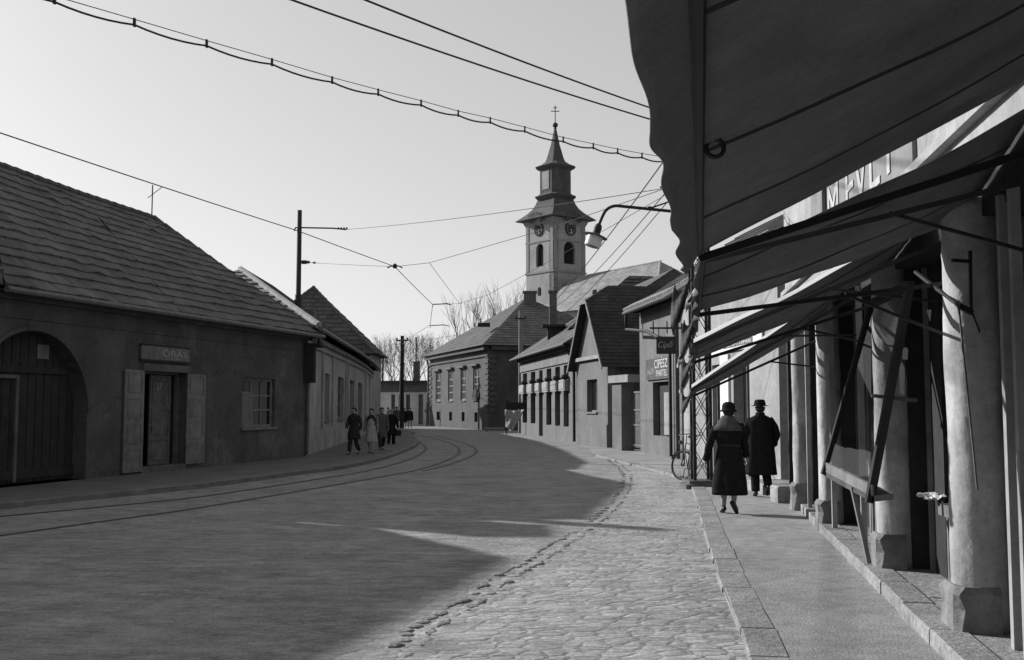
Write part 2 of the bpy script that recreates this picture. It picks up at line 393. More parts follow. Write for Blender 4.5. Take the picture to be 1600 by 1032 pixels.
def roof_plane(mb, e0, e1, t1, t0, n, lift=.035, wav=.02, segs=10, uvs=1.0, seed=0):
    """stepped tile courses between eave e0-e1 and top t0-t1 (t0 above e0)"""
    e0, e1, t0, t1 = map(Vector, (e0, e1, t0, t1))
    nrm = (e1-e0).cross(((t0+t1)/2-(e0+e1)/2)).normalized()
    if nrm.z < 0: nrm = -nrm
    ed = (e1-e0).normalized(); sl = ((t0+t1)/2-(e0+e1)/2).length
    def pt(a, b):
        return (e0.lerp(e1, a)).lerp(t0.lerp(t1, a), b)
    def wob(a, b):
        return wav*noise.noise(Vector((a*segs*.7+seed*7.1, b*9, seed)))
    for i in range(n):
        b0, b1 = i/n, (i+1.25)/n
        b1 = min(b1, 1)
        for k in range(segs):
            a0, a1 = k/segs, (k+1)/segs
            p = [pt(a0, b0)+nrm*(lift+wob(a0, b0)), pt(a1, b0)+nrm*(lift+wob(a1, b0)), pt(a1, b1)+nrm*wob(a1, b1)*.5, pt(a0, b1)+nrm*wob(a0, b1)*.5]
            uv = [((q-e0).dot(ed)*uvs, (i + (0 if j < 2 else 1))*.35) for j, q in enumerate(p)]
            mb.face(p, uv)
            q0, q1 = pt(a0, b0), pt(a1, b0)
            mb.face([q0-nrm*.01, q1-nrm*.01, p[1], p[0]], [(0, 0), (.1, 0), (.1, .1), (0, .1)])
def ridge_line(mb, p, q, r=.11, step=.38):
    p, q = Vector(p), Vector(q); L = (q-p).length; n = max(2, int(L/step)); d = (q-p)/n
    for i in range(n):
        a = p+d*i; mb.tube([a-d*.08, a+d*1.02], [r*1.12, r*.86], 7)

def window(fr, u0, u1, z0, z1, parent, rec=.12, fw=.06, nx=2, ny=3, fm=None, gm=None, sill=True, o=0.0, hood=None, name='window', curtain=None, sm=None):
    fm = fm or M_wood_l; gm = gm or M_glass
    mb = MB(); y0, y1 = o-rec-.05, o-rec
    fr.box(mb, u0, u0+fw, z0, z1, y0, y1); fr.box(mb, u1-fw, u1, z0, z1, y0, y1)
    fr.box(mb, u0+fw, u1-fw, z0, z0+fw, y0, y1); fr.box(mb, u0+fw, u1-fw, z1-fw, z1, y0, y1)
    bw_ = fw*.55
    iu0, iu1, iz0, iz1 = u0+fw, u1-fw, z0+fw, z1-fw
    for i in range(1, nx):
        c = iu0+(iu1-iu0)*i/nx; fr.box(mb, c-bw_/2, c+bw_/2, iz0, iz1, y0, y1-.003)
    for j in range(1, ny):
        c = iz0+(iz1-iz0)*j/ny; fr.box(mb, iu0, iu1, c-bw_/2, c+bw_/2, y0+.003, y1-.006)
    wo_ = mb.build(name, fm, parent)
    g = MB(); g.face([fr.P(iu0, iz0, y0+.02), fr.P(iu1, iz0, y0+.02), fr.P(iu1, iz1, y0+.02), fr.P(iu0, iz1, y0+.02)])
    g.build('pane', gm, wo_)
    if curtain:
        c = MB(); zt, zb = curtain
        c.grid(lambda a, b: fr.P(iu0+(iu1-iu0)*a*.42, iz0+(iz1-iz0)*(zt+(zb-zt)*b), y0+.035+.004*math.sin(a*40)), 24, 2)
        c.build('curtain', mat('curtain', .16, var=.2), wo_)
    if sill:
        s = MB(); fr.box(s, u0-.06, u1+.06, z0-.07, z0-.003, o-rec+.003, o+.08); s.build('sill', sm or fm, wo_)
    if hood:
        s = MB(); fr.box(s, u0-hood, u1+hood, z1+.12, z1+.26, o+.002, o+.28); fr.box(s, u0-hood*.6, u1+hood*.6, z1+.02, z1+.12, o+.003, o+.08)
        s.build('window_hood', sm or fm, wo_)
    return wo_

# ================================================================== GROUND
gb = MB(); gb.face([(-600, -120, 0), (600, -120, 0), (600, 1200, 0), (-600, 1200, 0)])
tag(gb.build('ground', M_ground), kind='structure')

def smooth_line(pts, n=6):
    out = []
    P = [Vector(p) for p in pts]
    for i in range(len(P)-1):
        p0, p1, p2, p3 = P[max(i-1, 0)], P[i], P[i+1], P[min(i+2, len(P)-1)]
        for k in range(n):
            t = k/n
            out.append(.5*((2*p1)+(-p0+p2)*t+(2*p0-5*p1+4*p2-p3)*t*t+(-p0+3*p1-3*p2+p3)*t**3))
    out.append(P[-1]); return out
def flat_poly(pts, z):
    mb = MB(); P = [Vector((p[0], p[1], 0)) for p in pts]
    for t in tessellate_polygon([P]): mb.face([(P[i].x, P[i].y, z) for i in t])
    return mb

# gutter between road setts and the cobbled strip (right), kerb of the right pavement, front of the shop ledge
gut_px = [(600,1032),(655,985),(730,945),(780,908),(830,880),(875,851),(920,822),(950,797),(970,774),(979,752),(975,738),(957,722),(932,707),(905,698)]
gut = [G(x, y) for x, y in gut_px]
gut = [Vector((-3.2, .5, 0)), Vector((-2.2, 3.5, 0))] + gut
gut = smooth_line(gut)
kerb_px = [(1170,1032),(1130,930),(1103,845),(1090,795),(1082,768),(1068,754),(1046,744),(1020,737),(990,729),(955,720),(925,712)]
kerb = [Vector((.35, 0, 0)), Vector((1.05, 4, 0))] + [G(x, y) for x, y in kerb_px]
kerb = smooth_line(kerb)
# left kerb
lk_px = [(0,797),(160,780),(320,763),(480,741),(540,733),(600,719),(635,706),(652,697),(652,688),(640,681),(618,675)]
lk0 = G(0, 797); lk1 = G(160, 780); dl = (lk1-lk0).normalized()
lkerb = smooth_line([lk0-dl*22, lk0-dl*10]+[G(x, y) for x, y in lk_px]+[Vector((-22, 78, 0)), Vector((-45, 88, 0))])
# road sheet
road = [(p.x, p.y) for p in lkerb] + [(-45, 104), (-8, 96), (-2, 86), (1.5, 66), (3, 52)] + [(p.x, p.y) for p in reversed(gut)] + [(-2.5, -12), (-14, -12)]
tag(flat_poly(road, .004).build('road', M_road), kind='structure')
# light paved apron between the road and the houses on the right
apr = [(p.x, p.y) for p in gut] + [(3, 52), (1.5, 66), (-2, 86), (-8, 96), (-8, 110), (30, 110), (30, -12), (-2.5, -12)]
tag(flat_poly(apr, .008).build('cobbled_strip', M_cob), kind='structure')
far = [(-45, 88), (-22, 78), (-10.5, 76), (-9, 80), (-2.3, 72.6), (.2, 62), (2.2, 48), (3, 52), (1.5, 66), (-2, 86), (-8, 96), (-45, 104)]

# gutter stones: a broken line of small stones
mb = MB(); rr = random.Random(3)
acc = 0
for i in range(len(gut)-1):
    a, b = gut[i], gut[i+1]; L = (b-a).length; n = max(1, int(L/.22)); d = (b-a).normalized(); nn = Vector((d.y, -d.x, 0))
    if a.y > 34: break
    for k in range(n):
        for row in (0, 1):
            if rr.random() < .38: continue
            c = a+(b-a)*((k+.5)/n)+nn*(row*.17-.08+rr.uniform(-.03, .03)); sx = rr.uniform(.05, .1); sy = rr.uniform(.04, .07)
            hh = rr.uniform(.012, .028); ang = math.atan2(d.y, d.x)+rr.uniform(-.3, .3)
            rings = []
            for q, (sc, zz) in enumerate(((1, .0), (.95, hh*.7), (.6, hh))):
                rings.append([c+Matrix.Rotation(ang, 3, 'Z')@Vector((sx*sc*math.cos(2*math.pi*j/7), sy*sc*math.sin(2*math.pi*j/7), zz)) for j in range(7)])
            mb.loft(rings)
tag(mb.build('gutter_stones', M_kerb), kind='structure')
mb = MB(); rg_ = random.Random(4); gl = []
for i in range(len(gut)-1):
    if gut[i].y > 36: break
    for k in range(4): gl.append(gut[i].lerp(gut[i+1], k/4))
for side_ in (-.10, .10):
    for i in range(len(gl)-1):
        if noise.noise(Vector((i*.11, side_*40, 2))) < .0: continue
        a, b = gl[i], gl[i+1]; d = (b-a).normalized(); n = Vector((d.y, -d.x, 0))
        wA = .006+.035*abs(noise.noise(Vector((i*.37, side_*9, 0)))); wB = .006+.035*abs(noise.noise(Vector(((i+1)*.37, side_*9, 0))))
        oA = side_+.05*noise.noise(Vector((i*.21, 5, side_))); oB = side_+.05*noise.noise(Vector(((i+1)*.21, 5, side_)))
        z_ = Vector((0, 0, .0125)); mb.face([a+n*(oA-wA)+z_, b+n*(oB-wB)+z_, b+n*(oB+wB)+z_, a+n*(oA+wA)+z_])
tag(mb.build('gutter_ribbon', mat('gutter_dark', .12, var=.3, grain=.3)), kind='structure')  # thin broken dark ribbons along both sides of the gutter line

# right pavement (raised) and kerb
PZ = .05
ledge_line = [Vector((1.55+.18*y, y, 0)) for y in (-12, 0, 7, 14, 20.6)]
pav = [(p.x, p.y) for p in kerb] + [(3.05, 41.5), (3.9, 40.5), (4.0, 37.5), (6.2, 36), (6.2, 20.6), (7, 10), (6, -12), (.0, -12)]
pm = flat_poly(pav, PZ+.004); 
tag(pm.build('right_pavement', M_pave), kind='structure')
mb = MB(); rr = random.Random(5)
L = 0; prev = None
def strip_blocks(mb, line, wid, h, blk, side=1, jit=.012, ymax=1e9, zb=-.05):
    pts = [line[0]]; acc = 0
    for i in range(len(line)-1):
        a, b = line[i], line[i+1]; seg = (b-a).length; t = 0
        while acc+(seg-t) >= blk:
            t += blk-acc; acc = 0; pts.append(a+(b-a)*(t/seg))
        acc += seg-t
    for i in range(len(pts)-1):
        a, b = pts[i], pts[i+1]
        if a.y > ymax: break
        d = (b-a).normalized(); n = Vector((d.y, -d.x, 0))*side; g = .006
        j = [rr.uniform(-jit, jit) for _ in range(6)]
        g = .003; o = a+d*g+n*j[0]*.6; hh = h+j[2]*.15
        p0, p1 = o, b-d*g+n*j[1]; q0, q1 = p0+n*(wid+j[3]*.4), p1+n*(wid+j[3]*.4); be = .012
        rings = [[v+Vector((0, 0, zb)) for v in (p0, p1, q1, q0)], [v+Vector((0, 0, hh-be)) for v in (p0, p1, q1, q0)],
                 [v+Vector((0, 0, hh)) for v in (p0+n*be+d*be, p1+n*be-d*be, q1-n*be-d*be, q0-n*be+d*be)]]
        mb.loft(rings)
strip_blocks(mb, kerb, .26, PZ+.010, .85, 1)
tag(mb.build('right_kerb', M_kerb), kind='structure')
# left pavement and kerb
LZ = .09
fl = [(p.x, p.y) for p in lkerb]
lp = fl + [(-45, 84), (-22, 72), (-11, 71), (-11, 60), (-9, 40), (-12, 20), (-20, 0), (-20, -4)]
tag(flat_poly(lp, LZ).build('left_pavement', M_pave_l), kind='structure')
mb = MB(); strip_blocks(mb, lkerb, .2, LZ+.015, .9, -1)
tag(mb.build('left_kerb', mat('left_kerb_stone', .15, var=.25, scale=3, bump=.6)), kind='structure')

# tram rails set flush in the road
def rail(px, label, Yext=None):
    line = [G(x, y) for x, y in px]
    if Yext: line = [line[0]+(line[0]-line[1]).normalized()*Yext] + line
    line = smooth_line(line, 8); mb = MB()
    for (o0, o1, z, mi) in ((-.035, .035, .014, 0), (.035, .065, .0115, 1), (-.05, -.035, .0115, 1)):
        mb.cm = mi; r0, r1 = [], []
        for i, p in enumerate(line):
            d = (line[min(i+1, len(line)-1)]-line[max(i-1, 0)]).normalized(); n = Vector((d.y, -d.x, 0))
            r0.append(p+n*o0+Vector((0, 0, z))); r1.append(p+n*o1+Vector((0, 0, z)))
        mb.loft([r0, r1], cap=False, closed=False)
    tag(mb.build('tram_rail', [M_rail, M_groove]), label, 'tram rail', 'tram rails in the road')
rail([(0,808),(160,793),(320,776),(480,752),(580,735),(640,718),(662,706),(664,699),(652,690),(628,681),(600,674)], 'tram rail nearest the left kerb, curving round the corner', 12)
rail([(0,838),(150,817),(300,796),(480,766),(600,745),(660,733),(700,719),(717,708),(712,698),(690,689),(650,680),(600,671)], 'long tram rail next out from the left kerb', 12)
rail([(660,737),(700,727),(735,714),(744,705),(734,697),(712,689),(680,682)], 'short outer tram rail in the bend')

# ================================================================== LEFT: near house with the arched gate
A = G(0, 770); B = G(478, 718)
f1 = Fr(A, B); SLO = -.6
root = empty('low_house', (B.x-1.5, B.y-4, 0), 'long low dark plastered house with arched gateway and sweeping tiled roof', 'house')
EZ = 3.95
ua, za = f1.sz(55, 517); ub, _ = f1.sz(137, 620)
hw = ub-ua
gate = arch(ua-hw, ub, LZ, za, 18)
d0, dz1 = f1.sz(222, 578); d1, _ = f1.sz(291, 583); 
w0, wz1 = f1.sz(379, 590); w1, _ = f1.sz(430, 590); _, wz0 = f1.sz(404, 668)
door = rect(d0, d1, LZ, dz1-.02)
win = rect(w0, w1, wz0, wz1)
wl = wall(f1, rect(SLO, f1.L, -.1, EZ), [gate, door, win], th=.45)
# end and back walls
f1.box(wl, f1.L-.4, f1.L-.003, -.1, EZ, -7.4, -.45); f1.box(wl, SLO+.003, SLO+.4, -.1, EZ, -7.4, -.45)
f1.box(wl, SLO, f1.L, -.1, EZ, -7.8, -7.4)
wl.build('wall', M_lime_dark, root)
mb = MB(); f1.box(mb, SLO, f1.L+.02, EZ-.55, EZ-.50, .003, .03); f1.box(mb, SLO, f1.L+.04, EZ-.2, EZ-.02, .004, .16)
mb.build('cornice', M_lime_dark, root)
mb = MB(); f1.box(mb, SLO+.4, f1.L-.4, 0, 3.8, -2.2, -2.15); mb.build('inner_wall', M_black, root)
# gate leaves
mb = MB(); gw = hw*2
for k in range(14):
    x0 = ua-hw+gw*k/14; f1.box(mb, x0+.012, x0+gw/14-.012, LZ+.03, za, -.40, -.34)
f1.box(mb, ua-hw, ub, LZ+2.25, LZ+2.38, -.34, -.29); f1.box(mb, ua-hw, ub, LZ+.1, LZ+.3, -.34, -.30)
gt = mb.build('gate', M_wood_d, root)
mb = MB(); wk = f1.s_(20); wk1 = f1.s_(47)
f1.box(mb, wk-.5, wk-.42, LZ+.05, LZ+2.2, -.34, -.28); f1.box(mb, wk1-.05, wk1+.03, LZ+.05, LZ+2.2, -.34, -.28); f1.box(mb, wk-.5, wk1+.03, LZ+2.13, LZ+2.2, -.338, -.278)
mb.build('wicket_frame', M_wood, gt)
mb = MB(); f1.box(mb, ua-.02+.5, ua+.32+.5, 2.65, 2.95, -.34, -.325); mb.build('number_plate', M_sign_g, gt)
# arch moulding
mb = MB(); ar = arch(ua-hw-.0, ub+.0, LZ, za, 24)[2:]; ar2 = arch(ua-hw-.1, ub+.1, LZ, za+.1, 24)[2:]
for i in range(len(ar)-1):
    a, b, c, d = ar[i], ar[i+1], ar2[i+1], ar2[i]
    mb.loft([[f1.P(q[0], q[1], .001) for q in (a, b, c, d)], [f1.P(q[0], q[1], .03) for q in (a, b, c, d)]])
mb.build('arch_moulding', M_lime_dark, root)
# door: frame, open leaf gap, standing leaf with number
mb = MB(); f1.box(mb, d0-.05, d1+.05, dz1-.02, dz1+.15, .004, .1)
f1.box(mb, d0, d0+.06, LZ, dz1-.02, -.3, -.2); f1.box(mb, d1-.06, d1, LZ, dz1-.02, -.3, -.2); f1.box(mb, d0+.06, d1-.06, dz1-.08, dz1-.02, -.3, -.2)
f1.box(mb, d0, d1, LZ, LZ+.14, -.3, .05)
dr = mb.build('door', M_wood, root)
dm = f1.s_(249); dn = f1.s_(281)
mb = MB(); f1.box(mb, dm, dn, LZ+.15, dz1-.1, -.29, -.25)
for (a, b) in ((.05, .28), (.33, .62), (.67, .93)):
    hh = dz1-.1-LZ-.15; z0 = LZ+.15+hh*a; z1 = LZ+.15+hh*b
    for q in ((dm+.08, dm+.1), (dn-.1, dn-.08)): f1.box(mb, q[0], q[1], z0, z1, -.25, -.235)
    f1.box(mb, dm+.08, dn-.08, z0, z0+.02, -.25, -.236); f1.box(mb, dm+.08, dn-.08, z1-.02, z1, -.25, -.236)
lf = mb.build('door_leaf', M_wood, dr)
text_mesh('27', f1, dm+.25, dz1-.45, .16, M_letter_d, lf, o=-.245)
mb = MB(); mb.lathe(f1.P(dm+.06, 1.15, -.2), [(.0, -.03), (.03, -.02), (.035, .0), (.03, .02), (0, .03)], 10); mb.build('door_knob', M_iron_g, lf)
def shutter(u_px0, u_px1, zt, zb, ang, hinge):
    a, b = f1.s_(u_px0), f1.s_(u_px1); 
    mb = MB(); wd = b-a; o0 = .03
    f1.box(mb, a, b, zb, zt, o0, o0+.04)
    n = 4
    for k in range(n):
        z0 = zb+(zt-zb)*(k+.12)/n; z1 = zb+(zt-zb)*(k+.9)/n
        f1.box(mb, a+.1, a+.125, z0, z1, o0+.04, o0+.055); f1.box(mb, b-.125, b-.1, z0, z1, o0+.04, o0+.055)
        f1.box(mb, a+.1, b-.1, z0, z0+.025, o0+.04, o0+.054); f1.box(mb, a+.1, b-.1, z1-.025, z1, o0+.04, o0+.054)
    s = mb.build('shutter', M_wood_l, root)
_, szt = f1.sz(205, 578); 
shutter(192, 222, szt, LZ+.05, 0, 1); shutter(290, 318, szt-.03, LZ+.12, 0, 0)
wn = window(f1, w0, w1, wz0, wz1, root, rec=.1, fw=.08, nx=3, ny=3, fm=M_wood_l, curtain=(0, .75))
# roof
s_in = 3.75; RZ = 7.35; ov = .45
eA, eB = f1.P(SLO, EZ, ov), f1.P(f1.L+.15, EZ, ov)
kx = f1.sz(240, 350, -s_in)[0]
rB = f1.P(kx, RZ, -s_in); rA = f1.P(3.2, RZ+.2, -s_in)
rm = f1.P((kx+3.2)*.5, RZ+.06, -s_in)
bA, bB = f1.P(SLO, EZ, -2*s_in-ov), f1.P(f1.L+.15, EZ, -2*s_in-ov)
mb = MB(); em = f1.P((SLO+f1.L)*.42, EZ-.03, ov)
roof_plane(mb, eA, em, rm, rA, 15, .045, .07, 16, seed=1)
roof_plane(mb, em, eB, rB, rm, 15, .045, .07, 16, seed=1)
roof_plane(mb, eB, bB, rB, rB, 12, .03, .02, 4, seed=2)
roof_plane(mb, bB, bA, rA, rB, 6, .03, .02, 6, seed=3)
roof_plane(mb, bA, eA, rA, rA, 10, .03, .02, 4)
rf = mb.build('roof', M_tile1, root, recalc=False)
mb = MB(); cq = Vector((-13.4, 22.4, 0)); mb.box((cq.x, cq.y, 5.9), (.9, 1.2, 2.9)); mb.box((cq.x, cq.y, 7.4), (1.0, 1.3, .12)); mb.build('chimney', M_brick, root)  # unseen chimney, added and sized for its shadow tip on the road
mb = MB(); ridge_line(mb, rA, rm, .1); ridge_line(mb, rm, rB, .1)
pm_ = rB.lerp(eB, .5)+Vector((0, 0, -.10)); ridge_line(mb, rB, pm_, .1); ridge_line(mb, pm_, eB, .1)
mb.build('ridge_tiles', M_ridge_d, root)
mb = MB(); mb.tube([f1.P(SLO, EZ-.08, ov+.06), f1.P(f1.L+.1, EZ-.08, ov+.06)], .065, 8)
gx = f1.L-.08; mb.tube([f1.P(gx, EZ-.1, ov), f1.P(gx, EZ-.35, ov-.05), f1.P(gx, EZ-.6, .08), f1.P(gx, LZ+.05, .08)], .05, 8)
mb.build('gutter', M_iron_g, root)
mb = MB(); mb.obox(eA-Vector((0,0,.1)), eB-eA, f1.n*-.45, (0, 0, .04)); mb.build('soffit', M_wood_d, root)
# watchmaker sign
sroot = None
q0, sz1 = f1.sz(218, 539); q1, _ = f1.sz(293, 546); _, sz0 = f1.sz(218, 562)
mb = MB(); f1.box(mb, q0, q1, sz0+.02, sz1, .03, .06)
sg = mb.build('shop_sign', M_sign_g); tag(sg, 'dark painted board lettered ÓRÁS above the low house door', 'sign')
for (a, b, c, d) in ((q0, q1, sz0, sz0+.03), (q0, q1, sz1-.03, sz1), (q0, q0+.03, sz0, sz1), (q1-.03, q1, sz0, sz1)):
    mb = MB(); 
mb = MB(); f1.box(mb, q0-.02, q1+.02, sz1+.001, sz1+.03, .02, .08); f1.box(mb, q0-.02, q1+.02, sz0-.03, sz0+.018, .02, .08); mb.build('sign_rail', M_wood_d, sg)
text_mesh('ÓRÁS', f1, q0+(q1-q0)*.42, sz0+.11, .2, M_letter_d, sg, o=.064, width=(q1-q0)*.52)
text_mesh('javítás', f1, q0+(q1-q0)*.6, sz0+.04, .05, M_letter_d, sg, o=.064, width=(q1-q0)*.25)
# roof antenna / wire stay
an = Wp(223, 334, 30.2)
mb = MB(); mb.tube([f1.P(kx-.1, RZ+.05, -s_in), f1.P(kx-.1, RZ+1.0, -s_in)], .018, 6)
o = f1.P(kx-.1, RZ+.75, -s_in); mb.tube([o+Vector((-.17, .1, -.12)), o+Vector((.3, 0, .2))], .012, 6)
tag(mb.build('roof_antenna', M_iron), 'thin iron mast with a crossbar on the low house ridge', 'antenna')
# dark sign box on the corner with a lamp
mb = MB(); qa = f1.s_(476); qb = f1.s_(487)
fx = Fr((B.x, B.y), (B.x+f1.n.x, B.y+f1.n.y))
bx0 = f1.P(f1.L-.5, 0, .0)
mb.obox(f1.P(f1.L-.28, 2.4, .02), f1.d*.12, f1.n*.36, (0, 0, 1.25))
bxx = mb.build('projecting_sign', M_sign_d); tag(bxx, 'tall dark projecting box sign at the corner of the low house', 'sign')
mb = MB(); mb.tube([f1.P(f1.L-.22, 3.75, .0), f1.P(f1.L-.22, 3.82, .3), f1.P(f1.L-.22, 3.72, .52)], .02, 6); mb.lathe(f1.P(f1.L-.22, 3.5, .55), [(.10, 0), (.12, .06), (.09, .16), (.03, .22)], 10)
mb.build('sign_lamp', M_iron, bxx)

# neighbour house just outside the frame on the left (its roof shades the road)
dn2 = empty('neighbour_house', f1.P(-9, 0, -4), 'low tiled house continuing the row beyond the arched gateway', 'house')
fn = Fr(f1.P(-22, 0).to_2d(), f1.P(SLO-.1, 0).to_2d())
wb = wall(fn, rect(0, fn.L, -.1, 4.2), [rect(3, 4.2, 1, 2.8), rect(7, 8.2, 1, 2.8), rect(12, 13.2, 1, 2.8)], .4)
fn.box(wb, fn.L-.4, fn.L-.003, -.1, 4.2, -7.6, -.4); fn.box(wb, .003, .4, -.1, 4.2, -7.6, -.4); fn.box(wb, 0, fn.L, -.1, 4.2, -8, -7.6)
wb.build('wall', M_lime_dark, dn2)
for a in (3, 7, 12): window(fn, a, a+1.2, 1, 2.8, dn2)
mb = MB(); NE = fn.L
r0, r1 = fn.P(3.5, 7.75, -4), fn.P(NE-.1, 7.75, -4)
roof_plane(mb, fn.P(-.2, 4.2, .5), fn.P(NE, 4.2, .5), r1, r0, 12, segs=10, seed=4)
roof_plane(mb, fn.P(NE, 4.2, .5), fn.P(NE, 4.2, -8.5), r1, r1, 8, segs=3)
roof_plane(mb, fn.P(NE, 4.2, -8.5), fn.P(-.2, 4.2, -8.5), r0, r1, 6, segs=4)
roof_plane(mb, fn.P(-.2, 4.2, -8.5), fn.P(-.2, 4.2, .5), r0, r0, 6, segs=3)
mb.build('roof', M_tile1, dn2, recalc=False)
# tall pole behind the houses off to the left: its thin shadow lies on the cobbles
SH = Vector((0.84, -0.54, 0)); tp = G(1031, 829)
ph = 9.6; base = tp - SH*(ph/math.tan(SUN_EL)) ; base.z = 0
mb = MB(); mb.tube([base, base+Vector((0, 0, ph))], [.26, .2], 10)
tag(mb.build('utility_pole', M_wood_d), 'wooden pole standing behind the low house ridge', 'pole')

# ================================================================== LEFT: trolley pole
pp = Vector((-7.55, 36, 0))
tp_root = empty('trolley_pole', pp, 'tall dark pole with two wire arms rising behind the low house corner', 'pole')
mb = MB(); mb.tube([pp, pp+Vector((0, 0, 5.6)), pp+Vector((0, 0, 5.62)), pp+Vector((0, 0, 8.62))], [.125, .115, .09, .08], 12); mb.build('post', M_iron, tp_root)
aw = Wp(463, 356, 36).z; al = Wp(463, 410, 36).z
mb = MB(); mb.tube([pp+Vector((-.18, 0, aw-.12)), pp+Vector((-.14, 0, aw)), pp+Vector((0, 0, aw)), Wp(520, 357, 35.9), Wp(541, 359, 35.8)], .028, 6)
mb.build('bracket_arm', M_iron, tp_root)
mb = MB(); i0 = pp+Vector((.1, 0, al)); mb.tube([i0, i0+Vector((.18, 0, 0))], .07, 8); mb.tube([i0+Vector((.2, 0, 0)), i0+Vector((.28, 0, 0))], .05, 8)
mb.tube([i0+Vector((.4, 0, -.02)), i0+Vector((.5, 0, -.02))], .035, 8); mb.bar(i0, i0+Vector((.5, 0, -.02)), .015); mb.build('insulator', M_iron, tp_root)

# ================================================================== LEFT: curved corner house
root2 = empty('corner_house', (-9.5, 50, 0), 'pale weathered single-storey house curving round the bend, hipped tile roof', 'house')
pl = [(-6.6, 32.6), (-7.45, 46.5), (-8.15, 56), (-8.9, 64), (-9.7, 71)]
CE = 4.1
frs = [Fr(pl[i], pl[i+1]) for i in range(4)]
def ops(fr, pxs, z0, z1): return [rect(fr.s_(a), fr.s_(b), z0, z1) for a, b in pxs]
o_a = ops(frs[0], [(508, 515), (528, 537)], 1.15, 2.9)
o_b = [rect(frs[1].s_(547), frs[1].s_(554), LZ, 2.9), rect(frs[1].s_(559.5), frs[1].s_(566), LZ+.6, 2.9)]
for i, f in enumerate(frs):
    hl = o_a if i == 0 else (o_b if i == 1 else ([rect(3, 4.2, 1.2, 2.9)] if i == 2 else []))
    wm = wall(f, rect(0, f.L, -.1, CE), hl, .4)
    wm.build('wall', M_grey_pl, root2)
for h in o_a: window(frs[0], h[0][0], h[1][0], h[0][1], h[2][1], root2, rec=.15, fw=.09, nx=2, ny=3, fm=M_wood_l)
window(frs[2], 3, 4.2, 1.2, 2.9, root2, fw=.08)
for h in o_b:
    mb = MB(); frs[1].box(mb, h[0][0], h[1][0], h[0][1], h[2][1], -.36, -.3)
    frs[1].box(mb, h[0][0]+.1, h[1][0]-.1, h[0][1]+.2, h[0][1]+1.0, -.3, -.28)
    mb.build('door', M_wood_d, root2)
mb = MB()
for f in frs:
    f.box(mb, 0, f.L+.03, 3.62, 3.75, .002, .10); f.box(mb, 0, f.L+.03, 3.85, 3.98, .002, .16); f.box(mb, 0, f.L, 0, .85, .002, .05)
mb.build('cornice', M_grey_pl, root2)
for f, pxs in ((frs[0], [503, 519, 540]), (frs[1], [543, 571]), (frs[2], [577]), (frs[3], [586])):
    for x in pxs:
        mb = MB(); u = f.s_(x); f.box(mb, u-.15, u+.15, .85, 3.62, .003, .07); mb.build('pilaster', M_grey_pl, root2)
# back walls closing the house
mb = MB(); mb.obox((-6.62, 32.62, -.1), (-8, 1.5, 0), (.05, .35, 0), (0, 0, CE+.1)); mb.obox((-14.6, 34.2, -.1), (-3, 37, 0), (-.3, 0, 0), (0, 0, CE+.1)); mb.obox((-9.75, 70.9, -.1), (-7.8, .3, 0), (0, -.3, 0), (0, 0, CE+.1))
mb.build('rear_wall', M_grey_pl, root2)
# roof: hip at the near end, ridge following the bend
ev = [frs[0].P(-.5, 4.15, .5), frs[1].P(0, 4.15, .5), frs[2].P(0, 4.15, .5), frs[3].P(0, 4.15, .5), frs[3].P(frs[3].L+.3, 4.15, .5)]
ap = Wp(376, 421, 38.8)
rg = [ap, Vector((-11.3, 48, 7.25)), Vector((-12.0, 57, 7.3)), Vector((-13, 65, 7.3)), Vector((-13.8, 72, 7.3))]
bk = [Vector((-14.9, 34.3, 4.15)), Vector((-15.4, 48, 4.15)), Vector((-16.1, 57, 4.15)), Vector((-17, 65, 4.15)), Vector((-18, 72, 4.15))]
mb = MB()
for i in range(4):
    roof_plane(mb, ev[i], ev[i+1], rg[i+1], rg[i], 12, .045, .04, 6, seed=5+i)
    roof_plane(mb, bk[i+1], bk[i], rg[i], rg[i+1], 5, .03, .02, 4)
roof_plane(mb, bk[0], ev[0], ap, ap, 13, .06, .05, 10, seed=9)
mb.face([ev[4], bk[4], rg[4]])
mb.build('roof', M_tile2, root2, recalc=False)
mb = MB(); hq = ap.lerp(ev[0], .5); 
mb.tube([ap, hq, ev[0]+Vector((0, 0, .05))], .12, 8)
mb.build('hip_cap', M_ridge, root2)
mb = MB(); ridge_line(mb, ap, rg[1], .1); ridge_line(mb, rg[1], rg[2], .1); ridge_line(mb, rg[2], rg[3], .1); mb.build('ridge_tiles', M_ridge_d, root2)
mb = MB(); mb.tube([e+Vector((.06, 0, -.06)) for e in ev], .07, 8); mb.build('gutter', M_iron_g, root2)
mb = MB(); c = Vector((-9.9, 50, 5.9)); mb.box(c, (.5, .7, 1.0)); mb.build('chimney', M_brick, root2)
mb = MB(); c = Vector((-9.6, 43.5, 5.5)); mb.box(c, (.7, .9, .5)); mb.build('roof_hatch', M_wood_d, root2)

